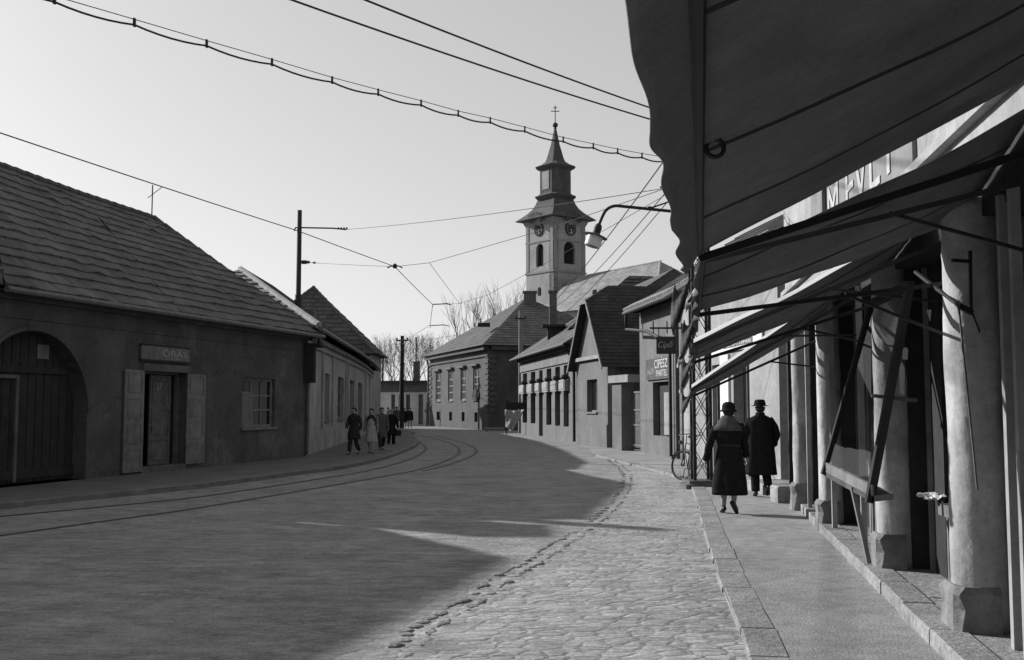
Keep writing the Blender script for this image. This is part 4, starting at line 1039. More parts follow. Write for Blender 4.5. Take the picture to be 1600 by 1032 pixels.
# pilaster strips
for f in (fKL, fKR):
    f.box(mb, 0.02, .55, z_belt+.3, z_eave-.8, .002, .07); f.box(mb, a_-.55, a_-.02, z_belt+.3, z_eave-.8, .002, .07)
mb.build('cornice', M_coat_trim, tw)
# curved skirt roof
zS = zat(870, 309, 127); zE_ = z_eave+.1
skirt = [(a_/2+.95, zE_-.1), (a_/2+1.0, zE_+.0), (a_/2+.45, zE_+.45), (a_/2-.1, zE_+.95), (a_/2-.55, zE_+1.5), (a_/2-.85, zE_+2.1), (a_/2-1.05, zS+.1)]
mb = MB(); mb.loft([sqring(h, z) for h, z in skirt]); sk = mb.build('tower_roof', M_copper, rootK)
zl0, zl1 = zS, zat(870, 262, 127)
def octring(h, z, ch=.28):
    c = ctr+Vector((0,0,z)); q = []
    for sx, sy in ((-1,-1),(1,-1),(1,1),(-1,1)):
        pass
    pts = [(-1,-1+ch*1),( -1+ch,-1),(1-ch,-1),(1,-1+ch),(1,1-ch),(1-ch,1),(-1+ch,1),(-1,1-ch)]
    return [c+dr_*(x*h)+dl_*(y*h) for x, y in pts]
mb = MB(); mb.loft([octring(1.55, zl0-.3), octring(2.05, zl0+.25), octring(2.15, zl0+.4), octring(1.75, zl0+.6), octring(1.6, zl0+.8)])
mb.loft([octring(1.6, zl0+.8), octring(1.6, zl1+.1)])
lan = mb.build('lantern', M_copper, rootK)
mb = MB()
fl_ = Fr((ctr-dr_*1.6+dl_*1.1).to_2d(), (ctr-dr_*1.6-dl_*1.1).to_2d()); fr2 = Fr((ctr-dl_*1.6-dr_*1.1).to_2d(), (ctr-dl_*1.6+dr_*1.1).to_2d())
for f in (fl_,): f.box(mb, .45, f.L-.45, zl0+1.2, zl1-.3, -.05, .06)
mb.build('lantern_panel', M_church, lan)
zs0 = zat(870, 256, 127); zs1 = zat(870, 196, 127)
mb = MB(); mb.loft([octring(1.65, zl1+.0), octring(2.0, zl1+.25), octring(2.1, zl1+.4), octring(1.45, zs0+.25), octring(1.05, zs0+.6), octring(.9, zs0+1.0), octring(.46, zs0+(zs1-zs0)*.58), octring(.12, zs1)])
mb.build('spire', M_copper, rootK)
mb = MB(); zb2 = zat(870, 190, 127); mb.lathe(ctr+Vector((0, 0, zb2)), [(0.1, -.55), (.2, -.4), (.12, -.3), (.3, -.2), (.36, 0), (.3, .2), (.05, .36)], 12)
zx = zat(870, 159, 127); c = ctr; mb.tube([c+Vector((0,0,zb2)), c+Vector((0,0,zx))], .06, 6)
for zz_, ww in ((zx-.75, .55), (zx-.3, .25)): mb.tube([c+Vector((-ww, 0, zz_)), c+Vector((ww, 0, zz_))], .055, 6)
mb.build('cross', M_iron, rootK)
# clocks
for f, cx, cy, sc in ((fKR, 891, 346, 1), (fKL, 842.5, 350, 1)):
    u, z = f.sz(cx, cy); z = z_eave-1.25; M = Matrix((f.d, Vector((0, 0, 1)), f.n)).transposed()
    mb = MB(); mb.lathe(f.P(u, z, .0), [(.0, .0), (.88, .0), (.9, .1), (.78, .14), (.76, .08), (0, .08)], 28, ax=M); ck = mb.build('clock', M_sign_d, tw)
    mb = MB()
    for h in range(12):
        a = math.pi*2*h/12; dv = f.d*math.sin(a)+Vector((0,0,math.cos(a))); mb.bar(f.P(u, z, .11)+dv*.5, f.P(u, z, .11)+dv*.74, .09, .03)
    mb.build('numerals', M_letter, ck)
    mb = MB(); 
    for a, l in ((R(160), .4), (R(170), .62)):
        dv = f.d*math.sin(a)+Vector((0,0,math.cos(a))); mb.bar(f.P(u, z, .14), f.P(u, z, .14)+dv*l, .08, .03)
    mb.build('clock_hands', M_letter, ck)
    mb = MB(); n = 10; rng = []
    for k in range(n+1):
        a = math.pi*k/n; rng.append((u+1.2*math.cos(a), z+.9+.75*math.sin(a)))
    for k in range(n):
        a, b = rng[k], rng[k+1]; mb.bar(f.P(a[0], a[1], .7), f.P(b[0], b[1], .7), .2, .9)
    mb.build('clock_hood', M_copper, tw)
# nave
axn = Vector((.62, -.785, 0)).normalized(); lat = Vector((-.785, -.62, 0)).normalized()
face_c = C0+dr_*a_/2
r0 = face_c+axn*3.3; zr0 = zat(921, 431, r0.y); 
r0 = Vector((r0.x, r0.y, zr0)); r1 = r0+axn*12.1; r1.z = zat(1036, 409, r1.y)
wN = 8.0; ez = zr0-5.2
eL0 = r0+lat*wN-axn*.6; eL0.z = ez; eL1 = r1+lat*wN+axn*7; eL1.z = ez; eR0 = r0-lat*wN-axn*.6; eR0.z = ez; eR1 = r1-lat*wN+axn*7; eR1.z = ez
rs_ = r0-axn*2.6
mb = MB(); roof_plane(mb, eL0, eL1, r1, rs_, 26, .03, .02, 8, seed=40); roof_plane(mb, eL1, eR1, r1, r1, 16, .03, .02, 6); roof_plane(mb, eR1, eR0, rs_, r1, 10)
mb.build('nave_roof', M_tileN, rootK, recalc=False)
mb = MB(); ridge_line(mb, r0, r1, .15, .6); ridge_line(mb, r1, eL1, .15, .6); mb.build('ridge_tiles', M_ridge, rootK)
mb = MB(); p0, p1, p2, p3 = [Vector((q.x, q.y, 0)) for q in (eL0-lat*.5, eL1-lat*.5-axn*.5, eR1+lat*.5-axn*.5, eR0+lat*.5)]
mb.loft([[p0, p1, p2, p3], [q+Vector((0,0,ez+.1)) for q in (p0, p1, p2, p3)]]); mb.build('nave_wall', M_church, rootK)
mb = MB(); mb.face([eL0-Vector((0,0,.1)), rs_-Vector((0,0,.1)), eR0-Vector((0,0,.1))]); mb.build('nave_gable', M_church, rootK)

# ================================================================== RIGHT: arcade of shops with whitewashed columns
GFAR = 18.4
def gx_(Y): return 2.155+.15*Y
fG = Fr((gx_(GFAR), GFAR), (gx_(-7), -7))
def gs(Y): return (Vector((gx_(Y), Y, 0))-fG.A).dot(fG.d)
LG = PZ+.10           # ledge height
colY = [16.1, 13.4, 9.75, 7.1, 4.3, 1.5, -1.5, -4.5]
rootG = empty('shop_arcade', (gx_(6)+2, 6, 0), 'row of dark shopfronts between whitewashed round columns on the right', 'building')
edges = [gs(GFAR)+.12] + [gs(y) for y in colY] + [fG.L-.1]
holes = []
for i in range(len(edges)-1):
    a, b = edges[i], edges[i+1]
    a2 = a+(.10 if i > 0 else .05); b2 = b-(.10 if i < len(edges)-2 else .05)
    holes.append((a2, b2))
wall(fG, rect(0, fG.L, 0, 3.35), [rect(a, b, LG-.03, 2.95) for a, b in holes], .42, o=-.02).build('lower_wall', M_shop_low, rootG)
mb = MB(); fG.box(mb, 0, fG.L, 3.353, 6.3, -.44, -.02); mb.build('wall', M_shop_wall, rootG)
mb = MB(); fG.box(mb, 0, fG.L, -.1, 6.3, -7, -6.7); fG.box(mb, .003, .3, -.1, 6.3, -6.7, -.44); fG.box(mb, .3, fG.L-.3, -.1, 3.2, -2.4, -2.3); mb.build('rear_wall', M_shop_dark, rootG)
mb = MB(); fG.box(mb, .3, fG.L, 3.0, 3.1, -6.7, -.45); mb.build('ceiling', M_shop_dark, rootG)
mb = MB(); fG.box(mb, -.1, fG.L, 6.3, 6.45, -7.2, .35); mb.build('roof_slab', M_tileD, rootG)
mb = MB(); fG.box(mb, 0, fG.L, 5.85, 6.05, -.018, .14); fG.box(mb, 0, fG.L, 3.62, 3.7, -.018, .06); mb.build('cornice', M_shop_wall, rootG)
rr = random.Random(11)
for i, y in enumerate(colY):
    u = gs(y); c = fG.P(u, 0, .02)
    col = MB(); prof = []
    r = .185 if y == 7.1 else .155
    rings = []
    zz = [LG+(3.08-LG)*k/40 for k in range(41)]
    for z in zz:
        ring = []
        for k in range(32):
            t_ = 2*math.pi*k/32; e = 2/2.35
            q = r*(1-.03*z/3) + .012*noise.noise(Vector((math.cos(t_)*1.5+i*5, math.sin(t_)*1.5, z*2.2))) + .006*noise.noise(Vector((math.cos(t_)*5+i*5, math.sin(t_)*5, z*9)))
            ring.append(c+fG.d*(q*abs(math.cos(t_))**e*math.copysign(1, math.cos(t_))) + fG.n*(q*abs(math.sin(t_))**e*math.copysign(1, math.sin(t_))) + Vector((0, 0, z)))
        rings.append(ring)
    col.loft(rings); cobj = col.build('column', M_shop, rootG, smooth=True)
    pb = MB(); hh = .47-.02*(i % 2); s_ = r+.035
    pts = []
    def pr(k, z, cut=.0):
        return [fG.P(u-k, z, -.05), fG.P(u+k, z, -.05), fG.P(u+k, z, k-cut), fG.P(u+k-.04-cut, z, k+.03), fG.P(u-k+.04+cut, z, k+.03), fG.P(u-k, z, k-cut)]
    pb.loft([pr(s_+.01, PZ-.02), pr(s_, .15, .01), pr(s_-.01, .3, .03), pr(s_, hh-.05, .0), pr(s_-.03, hh, .02)])
    pb.build('plinth', mat('plinth_plaster', .17, var=.4, scale=4, bump=.9, bscale=16), cobj)
# shopfronts
DISP = []; M_shop_back = mat('display_backing', .10, var=.4, scale=2)
kinds = ['door_win', 'win', 'door_win', 'sill_win', 'door_win', 'win', 'win', 'win', 'win']
for i, (a, b) in enumerate(holes):
    kd = kinds[i]; w_ = b-a
    segs = []
    if kd == 'sill_win': segs = [(a, a+w_*.22, 'panel'), (a+w_*.22, b, 'win')]
    elif kd == 'door_win': segs = [(a, a+.9, 'door'), (a+.9, b, 'win')]
    elif kd == 'win_door': segs = [(a, b-1.0, 'win'), (b-1.0, b, 'door')]
    else: segs = [(a, b, 'win')]
    for s0, s1, t in segs:
        if t == 'win':
            nx = max(1, round((s1-s0)/.9))
            wfr = window(fG, s0, s1, LG+.66, 2.94, rootG, rec=.32, fw=.07, nx=nx, ny=1, fm=M_wood, gm=M_sheet, sill=False, name='shop_window')
            mb = MB(); fG.box(mb, s0, s1, LG, LG+.56, -.36, -.31)
            n = max(3, int((s1-s0)/.28))
            for k in range(n+1):
                c = s0+.03+(s1-s0-.06)*k/n; fG.box(mb, c-.025, c+.025, LG, LG+.56, -.31, -.285)
            fG.box(mb, s0, s1, LG+.56, LG+.66, -.40, -.22)
            st = mb.build('stall_riser', M_wood_l, rootG)
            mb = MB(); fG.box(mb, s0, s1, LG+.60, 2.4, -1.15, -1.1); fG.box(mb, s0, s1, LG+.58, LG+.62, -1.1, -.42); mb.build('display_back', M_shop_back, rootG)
            DISP.append((i, s0, s1))
        elif t == 'door':
            mb = MB(); fG.box(mb, s0+.02, s0+.11, LG, 2.94, -.38, -.28); fG.box(mb, s1-.11, s1-.02, LG, 2.94, -.38, -.28); fG.box(mb, s0+.11, s1-.11, 2.3, 2.4, -.37, -.28)
            fr0 = mb.build('shop_door', M_wood_l, rootG)
            mb = MB(); fG.box(mb, s0+.12, s1-.12, LG+.02, 1.0, -.36, -.32); fG.box(mb, s0+.12, s0+.2, 1.0, 2.29, -.36, -.32); fG.box(mb, s1-.2, s1-.12, 1.0, 2.29, -.36, -.32); mb.build('door_leaf', M_wood_d, fr0)
            mb = MB(); fG.box(mb, s0+.2, s1-.2, 1.0, 2.29, -.345, -.335); fG.box(mb, s0+.11, s1-.11, 2.4, 2.94, -.345, -.335); mb.build('pane', M_glass, fr0)
        else:
            mb = MB(); fG.box(mb, s0, s1, LG, 2.94, -.34, -.28); mb.build('side_panel', M_wood_d, rootG)
            mb = MB(); fG.box(mb, s0+.12, s0+.16, LG, 2.94, -.28, -.24); mb.build('moulding', M_wood_l, rootG)
for y, o_, zt_ in ((6.48, .0, 3.0), (6.2, .02, 3.0), (11.4, .0, 3.0), (12.2, -.15, 2.95), (12.75, .1, 3.0), (14.5, .0, 3.0), (15.3, .05, 2.95)):
    mb = MB(); u = gs(y); fG.box(mb, u-.03, u+.03, LG, zt_, o_-.04, o_+.02); mb.build('door_post', M_pl_light, rootG)
# goods shown in the shop windows
def garment(u, o, z, lb, m_, wd=.22):
    mb = MB(); rings = []
    for z_, w2, d2 in ((z-.95, wd*1.15, .10), (z-.6, wd*1.0, .09), (z-.3, wd*.85, .08), (z-.08, wd*1.0, .07), (z, wd*.45, .05), (z+.04, .04, .03)):
        rings.append([fG.P(u, z_, o)+fG.d*(w2*math.cos(2*math.pi*k/20)*(1+.08*math.sin(k*2.1+z_*3)))+fG.n*(d2*math.sin(2*math.pi*k/20)) for k in range(20)])
    mb.loft(rings); ob_ = mb.build('hanging_coat', m_, smooth=True); 
    mb = MB(); mb.tube([fG.P(u-.18, z-.02, o), fG.P(u, z+.06, o), fG.P(u+.18, z-.02, o)], .01, 5); mb.tube([fG.P(u, z+.06, o), fG.P(u, 2.9, o)], .006, 5); mb.build('hanger', M_iron, ob_)
    tag(ob_, lb, 'coat')
garment(gs(8.15), -.62, 2.3, 'dark coat hanging in the window bay behind the nearest column', M_cloth_d)
garment(gs(9.95), -.7, 2.2, 'dark coat hanging behind the propped glass frame', M_cloth_k)
for k_, (y_, z_, w__, h__, lb, m_) in enumerate(((8.75, LG+.62, .34, .12, 'low pale box on the window sill behind the nearest column', M_pl_light), (9.05, LG+.62, .2, .3, 'upright carton in the window bay behind the nearest column', M_cloth_l), (10.2, LG+.62, .3, .2, 'carton in the window behind the propped frame', M_sign_g), (14.4, LG+.62, .4, .3, 'pale carton in the shop window between the two far columns', M_cloth_l))):
    mb = MB(); fG.box(mb, gs(y_)-w__/2, gs(y_)+w__/2, z_+.003, z_+h__, -.85, -.6); fG.box(mb, gs(y_)-w__/2-.01, gs(y_)+w__/2+.01, z_+h__, z_+h__+.03, -.86, -.59)
    tag(mb.build('carton', m_), lb, 'carton')
# ledge along the shops
led = [(1.55+.18*GFAR, GFAR-.2), (1.55+.18*12, 12), (1.55+.18*6, 6), (1.55-.18*7, -7)]
ins = [(gx_(y)+.5, y) for y in (-7, 6, 12, GFAR-.2)]
mb = flat_poly(led+ins, LG)
tag(mb.build('shop_ledge', M_ledge), kind='structure')
mb = MB(); rr = random.Random(8); ln = smooth_line([Vector((x, y, 0)) for x, y in reversed(led)], 10)
strip_blocks(mb, ln, .24, LG+.012, .95, 1, jit=.018)
tag(mb.build('ledge_edge', M_kerb), kind='structure')
# worn entrance steps beyond the last column
st = G(1222, 792, PZ); mb = MB()
def step(c, sx, sy, h, label):
    b = MB(); be = .03
    def rg__(k, z, q=0): return [Vector((c[0]+x*(sx/2-q), c[1]+y*(sy/2-q), z)) for x, y in ((-1,-1),(1,-1),(1,1),(-1,1))]
    b.loft([rg__(0, PZ), rg__(0, PZ+h-be), rg__(0, PZ+h, be)])
    tag(b.build('stone_step', M_ledge), label, 'step')
step((5.05, 19.4), 1.0, 1.3, .2, 'worn stone doorstep behind the man in the hat')
step((4.62, 17.4), .42, .5, .28, 'squat stone block at the foot of the farthest column')

# upper facade lettering in the sunlit strip
u0 = fG.s_(1335); u1 = fG.s_(1385)
mb = MB(); fG.box(mb, fG.s_(1275), fG.s_(1440), 3.72, 4.75, -.018, .02); fb_ = mb.build('fascia_board', mat('fascia_paint', .2, var=.2), rootG)
text_mesh('M EVLY', fG, fG.s_(1300, .03), 3.84, .62, mat('faded_letter', .38, var=.2, scale=3), fb_, o=.03, width=fG.s_(1412, .03)-fG.s_(1300, .03))
# drain pipe and wall lines on the upper facade
mb = MB(); u = fG.s_(1300); mb.tube([fG.P(u, 3.75, .05), fG.P(u, 5.8, .05)], .05, 8); mb.build('downpipe', M_iron_g, rootG)

# iron hinge bracket and long bar leaning on the near column
bc = fG.P(gs(7.1), 0, .02)
def on_col(px, py, Y=6.88): return Wp(px, py, Y)
br = MB()
p1, p2, p3 = on_col(1516, 392), on_col(1517, 486), on_col(1486, 410); p3b = on_col(1438, 425, 7.3); p4 = on_col(1500, 480); p5 = on_col(1430, 425, 7.6)
br.bar(p1, p2, .018); br.bar(on_col(1487, 407), on_col(1517, 409), .022); br.bar(on_col(1519, 489), on_col(1498, 478), .035); br.bar(on_col(1498, 478), p5, .02)
br.bar(on_col(1517, 486), on_col(1530, 520, 6.9), .014)
tag(br.build('awning_bracket', M_iron), 'black iron awning bracket fixed across the nearest whitewashed column', 'bracket')
br = MB(); br.bar(on_col(1497, 470, 6.86), on_col(1527, 765, 6.82), .011)
tag(br.build('iron_bar', M_iron_g), 'long thin iron bar leaning down the nearest whitewashed column', 'bar')

# propped glazed frame in front of the window bay
T0, T1 = Vector((gx_(7.95)-.24, 7.95, 2.60)), Vector((gx_(9.45)-.24, 9.45, 2.60))
B0, B1 = Wp(1360, 776, 7.95), Wp(1288, 737, 9.45)
gfr = empty('hinged_glass_frame', (B0+B1)/2, 'big glazed wooden frame propped outwards from the shop window bay', 'window frame')
ex = (T1-T0).normalized(); up = (T0-B0).normalized(); nn = ex.cross(up).normalized()
mb = MB(); mb.bar(B0-up*.05, T0, .06, .055); mb.bar(B1-up*.03, T1, .05, .045); mb.bar(T0, T1, .07, .06); mb.build('frame', M_wood_d, gfr)
mb = MB(); mb.obox(B0-ex*.03-up*.02, (B1-B0)+ex*.1, (B0-T0).normalized()*.02+Vector((0, 0, -.0)), Vector((.0, 0, .17))*1.0)
pl_ = mb
mb = MB(); q = B0-ex*.04; mb.obox(q+Vector((.0, 0, -.04)), (B1-B0)+ex*.14, Vector((.17, .0, .02)), Vector((0, 0, .045))); mb.obox(q+Vector((.0, 0, -.04)), (B1-B0)+ex*.14, Vector((.02, .0, 0)), Vector((0, 0, .13)))
mb.build('bottom_board', M_wood_l, gfr)
mb = MB(); mb.face([B0+up*.02, B1+up*.02, T1, T0]); mb.build('glass', M_sheet, gfr, recalc=False)
mb = MB(); m_ = B0.lerp(T0, .45); m2 = B1.lerp(T1, .45); mb.bar(m_+Vector((.25, .1, 0)), m2+Vector((.25, 0, 0)), .03); mb.build('stay', M_wood, gfr)
mb = MB(); mb.bar(B0.lerp(B1, .35), B0.lerp(B1, .35)+Vector((.12, 0, -.62)), .035); mb.build('prop', M_wood_l, gfr)
# crumpled paper on the sill, white papers behind the glass
u, z = fG.sz(1465, 782, -.25); c = fG.P(u, LG+.70, -.22); rr = random.Random(21)
mb = MB()
def crump(a, b):
    p = c+fG.d*((a-.5)*.36)+fG.n*((b-.5)*.16+.04*math.sin(a*9))
    return p+Vector((0, 0, .05*abs(noise.noise(Vector((a*6, b*6, 3))))+.02*math.sin(b*5+a*8)))
mb.grid(crump, 14, 8); solid(mb.build('crumpled_paper', M_white), .003)
tag(bpy.data.objects['crumpled_paper'], 'crumpled white paper lying on the shop window sill', 'paper')
for i, (px, py, sw, sh, lb) in enumerate(((1410, 590, .2, .26, 'large white notice hanging behind the propped glass'), (1415, 552, .2, .10, 'torn white notice above the large one behind the glass'), (1452, 493, .14, .10, 'small triangular white notice high in the window bay'))):
    pz = Wp(px, py, 8.9 if i < 2 else 8.5); mb = MB()
    k = random.Random(i)
    pts = [(-.5, -.5), (.3, -.6), (.5, .3), (.1, .5), (-.5, .4)] if i < 2 else [(-.5, .5), (.5, .4), (.2, -.5)]
    mb.loft([[pz+fG.d*(x*sw)+fG.n*o+Vector((0, 0, y*sh)) for x, y in pts] for o in (0, .004)])
    tag(mb.build('notice', M_white), lb, 'notice')

# ================================================================== awnings
cam_near, far_ref = 0, 5
def awning(Y0, Y1, f0, f1_, w0, w1, label, val=.2, vo=.03, hem=None, arms=True, nfold=9, flap=None, sag=.05, seed=0, vext=None, armdrop=.45):
    f0, f1_, w0, w1 = map(Vector, (f0, f1_, w0, w1))
    root = empty('awning', (w0+w1)/2, label, 'awning', 'dark canvas awnings over the shops')
    out = -(w0-f0); out.z = 0; out.normalize()
    mb = MB(); nu, nv = 40, 16
    def cf(a, b):
        p = f0.lerp(f1_, a).lerp(w0.lerp(w1, a), b)
        z = -sag*math.sin(b*math.pi)*(1+.6*math.sin(a*math.pi*3+seed)) + .035*noise.noise(Vector((a*14, b*3, seed)))*min(1, 4*b*(1-b)+.15)
        return p+Vector((0, 0, z))
    mb.grid(cf, nu, nv); c = mb.build('canvas', M_canvas, root, smooth=True); solid(c, .006)
    if hem:
        mb = MB(); mb.grid(lambda a, b: cf(0, b)+Vector((0, -.02, -.012+hem[1]*a)), 2, nv)
        h = mb.build('hem', M_hem, root, smooth=True)
    # front valance, hanging in folds
    mb = MB()
    def vf(a, b):
        p = f0.lerp(f1_, a); k_ = (f0.lerp(f1_, a).y-cam_near)/(far_ref) ; wv = (1.1*noise.noise(Vector((a*nfold*2.3, seed, 0)))+.9*math.sin(a*nfold*6.0+seed+3*noise.noise(Vector((a*4, seed, 5)))))*max(.25, min(1, p.y/5))*.8
        sc = val*(1+.12*math.sin(a*nfold*3.3))
        return p + out*(vo*b*(1-.5*a) + .022*wv*b) + Vector((0, 0, -sc*b))
    mb.grid(vf, 160, 6); v = mb.build('valance', M_canvas, root, smooth=True); solid(v, .005)
    mb = MB(); ex_ = (f1_-f0)*.0
    mb.tube([f0-ex_, f1_+ex_], .022, 8); mb.build('front_bar', M_iron, root)
    if arms:
        for fa, wa in ((f0, w0), (f1_, w1)):
            a = MB(); wq = wa+Vector((0, 0, -armdrop)); a.bar(fa+Vector((0, 0, -.03)), wq, .035, .03)
            mq = fa.lerp(wq, .55); a.bar(mq, wq+Vector((0, 0, -.45)), .02)
            a.build('arm', M_iron, root)
    if flap:
        for k, (p, sx, sy, mt) in enumerate(flap):
            mb = MB(); p = Vector(p)
            mb.grid(lambda a, b: p+Vector((sx*(a-.5)*(1-.5*b)-.06*b, .05*math.sin(a*7+b*4), -sy*b-.04*math.sin(a*5))), 8, 8)
            solid(mb.build('torn_flap', mt, root, smooth=True), .006)
    return root
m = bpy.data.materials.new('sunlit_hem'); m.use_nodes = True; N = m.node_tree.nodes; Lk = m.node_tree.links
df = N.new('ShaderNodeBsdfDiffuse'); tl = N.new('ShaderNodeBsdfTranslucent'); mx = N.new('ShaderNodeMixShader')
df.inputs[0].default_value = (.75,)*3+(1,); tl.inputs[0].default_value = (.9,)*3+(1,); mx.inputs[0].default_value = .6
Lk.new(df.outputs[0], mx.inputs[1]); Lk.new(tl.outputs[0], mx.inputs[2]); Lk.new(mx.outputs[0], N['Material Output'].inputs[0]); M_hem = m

nearY = -1.2
a1 = awning(nearY, 5.3, (.184*nearY, nearY, 2.46), (.184*5.3, 5.3, 2.45), (gx_(nearY), nearY, 3.5), (gx_(5.3)-.02, 5.3, 3.5),
       'huge near dark canvas awning sloping overhead at the top right', val=.13, vo=.155, nfold=11, arms=False, sag=.03, seed=1)
mb = MB(); c = Wp(1117, 232, 3.12); mb.tube([c+Vector((.028*math.cos(t), 0, .028*math.sin(t))) for t in [k*math.pi/8 for k in range(17)]], .008, 6); mb.build('ring', M_iron, a1)
mb = MB(); e = Vector((.184*5.3, 5.3, 2.42)); mb.bar(e, (gx_(5.2), 5.2, 3.05), .04); mb.build('arm', M_iron, a1)
a2 = awning(5.75, 7.3, (Wp(1097, 401, 5.75)), Wp(1090, 486, 7.3), (gx_(5.75), 5.75, 3.40), (gx_(7.3), 7.3, 3.0),
       'dark awning in the middle, its iron arm slanting up to the columns', val=.16, vo=.04, nfold=4, seed=2,
       flap=[(Wp(1068, 445, 6.4), .11, .28, M_canvas_m), (Wp(1086, 455, 6.6), .05, .1, M_canvas_l), (Wp(1080, 500, 7.3), .10, .25, M_canvas_m), (Wp(1072, 545, 7.3), .03, .1, M_canvas_l)])
a3 = awning(8.15, 10.0, Wp(1083, 534, 8.15), Wp(1084, 562, 10.0), (gx_(8.15)+.02, 8.15, 3.24), (gx_(10.0), 10.0, 2.98),
       'dark awning with a bright sunlit hem reaching over the pavement', val=.10, vo=.03, nfold=5, seed=3, hem=(0, .032), armdrop=.3,
       flap=[(Wp(1078, 560, 8.2), .09, .2, M_canvas_m), (Wp(1074, 592, 8.2), .03, .08, M_canvas_l)])
a4 = awning(11.4, 13.5, Wp(1080, 605, 11.4), Wp(1082, 616, 13.5), (gx_(11.4)+.02, 11.4, 3.2), (gx_(13.5)+.02, 13.5, 2.9),
       'lowest and farthest dark awning beside the lattice mast', val=.10, vo=.03, nfold=4, seed=4, hem=(0, .036), armdrop=.3,
       flap=[(Wp(1076, 615, 11.5), .12, .2, M_canvas_m), (Wp(1073, 632, 11.5), .04, .1, M_canvas_l)])
for aw in (a1, a2, a3, a4):
    cvs = [c for c in aw.children if c.name.startswith('canvas')][0]
    off_ = ORG[aw.name]; vs = cvs.data.vertices; nu_, nv_ = 40, 16
    for k_ in ((6, 13, 20, 27, 34) if aw is a1 else (13, 27)):
        line = [vs[k_*(nv_+1)+b].co+off_+Vector((0, 0, -.006)) for b in range(nv_+1)]
        mb = MB(); mb.loft([[p+Vector((0, -.012, 0)) for p in line], [p+Vector((0, 0, -.006)) for p in line], [p+Vector((0, .012, 0)) for p in line]], cap=False, closed=False)
        mb.build('seam', M_canvas_s, aw)

# ================================================================== lattice mast, bicycle, lamp
mc = Vector((3.86, 21.0, 0)); hm = .165
mroot = empty('lattice_mast', mc, 'riveted iron lattice mast standing on a block at the pavement edge', 'mast')
mb = MB()
for sx in (-1, 1):
    for sy in (-1, 1):
        p = mc+Vector((sx*hm, sy*hm, .14)); mb.bar(p, p+Vector((0, 0, 8.3)), .06)
mb.build('uprights', M_iron, mroot)
mb = MB(); z = .2; k = 0
while z < 8.2:
    for (ax, ay, bx, by) in ((-1,-1,1,-1), (1,-1,1,1), (1,1,-1,1), (-1,1,-1,-1)):
        s_, t_ = ((ax, ay), (bx, by))
        o = Vector((0, 0, 0))
        mb.bar(mc+Vector((s_[0]*hm, s_[1]*hm, z)), mc+Vector((t_[0]*hm, t_[1]*hm, z+.6)), .035, .012)
        mb.bar(mc+Vector((t_[0]*hm, t_[1]*hm, z)), mc+Vector((s_[0]*hm, s_[1]*hm, z+.6)), .035, .012)
    z += .6; k += 1
mb.build('bracing', M_iron, mroot)
mb = MB(); mb.loft([[mc+Vector((x*s_, y*s_, z)) for x, y in ((-1,-1),(1,-1),(1,1),(-1,1))] for s_, z in ((.38, 0), (.38, .09), (.3, .11), (.3, .17))]); mb.build('base_block', M_iron_g, mroot)
YL = 21.0
lroot = empty('street_lamp', Wp(1090, 334, YL), 'street lamp on a long curved iron arm hanging over the road', 'street lamp')
mb = MB(); arm = [Wp(x, y, YL) for x, y in ((1096,334.5),(1060,331.5),(1015,327),(975,323),(962,322),(953,324.5),(946,330),(941,339),(936,351))]
mb.tube(smooth_line(arm, 4), .033, 8); mb.tube([Wp(1015, 326, YL), Wp(1094, 299, YL+.1)], .018, 6); mb.lathe(Wp(1015, 326, YL)-Vector((0, 0, .05)), [(.0, 0), (.06, .02), (.06, .08), (0, .1)], 8)
mb.build('lamp_arm', M_iron, lroot)
top = Wp(936, 351, YL); bot = Wp(924, 389, YL); ax = (bot-top).normalized(); L = (bot-top).length
x_ = ax.cross(Vector((0, 1, 0))).normalized(); y_ = ax.cross(x_); M = Matrix((x_, y_, ax)).transposed()
mb = MB(); mb.lathe(top, [(.03, -.02), (.07, .02), (.085, .09), (.075, .16), (.085, .2), (.07, .24)], 16, ax=M); mb.build('socket', M_iron, lroot, smooth=False)
mb = MB(); mb.lathe(top, [(.07, .2), (.25, .245), (.265, .26), (.25, .262), (.07, .222)], 28, ax=M); mb.build('lamp_shade', M_enam, lroot, smooth=False)
mb = MB(); mb.lathe(top, [(.165, .26), (.168, .34), (.17, .46), (.16, .485), (.145, .49), (.14, .45), (.145, .27)], 28, ax=M); mb.build('glass_bowl', M_lampglass, lroot, smooth=False)

# bicycle leaning on the mast
def wheel(mb_t, mb_r, mb_s, c, u, n, r=.33):
    up_ = Vector((0, 0, 1))
    ring = lambda rad, k, N_: c+u*math.cos(2*math.pi*k/N_)*rad+up_*math.sin(2*math.pi*k/N_)*rad
    mb_t.tube([ring(r-.018, k, 28) for k in range(29)], .02, 8, cap=False); mb_r.tube([ring(r-.042, k, 28) for k in range(29)], .011, 6, cap=False)
    for k in range(18):
        p = ring(r-.045, k, 18); mb_s.tube([c+n*(.03 if k % 2 else -.03), p], .0022, 3, cap=False)
    mb_s.tube([c-n*.05, c+n*.05], .02, 8)
rw = G(1079, 757, PZ*.3); rw.z = .03+.33; fw = G(1063, 752); fw = Vector((fw.x, rw.y+1.0, .03+.33)); 
bd = (fw-rw).normalized(); bn = Vector((bd.y, -bd.x, 0)); lean = .10
broot = empty('bicycle', (rw+fw)/2-Vector((0, 0, .33)), 'old black bicycle leaning against the lattice mast', 'bicycle')
def lp_(p): return p+bn*(p.z-.03)*lean
fu = (Matrix.Rotation(R(38), 3, 'Z')@bd); fnn = Vector((fu.y, -fu.x, 0))
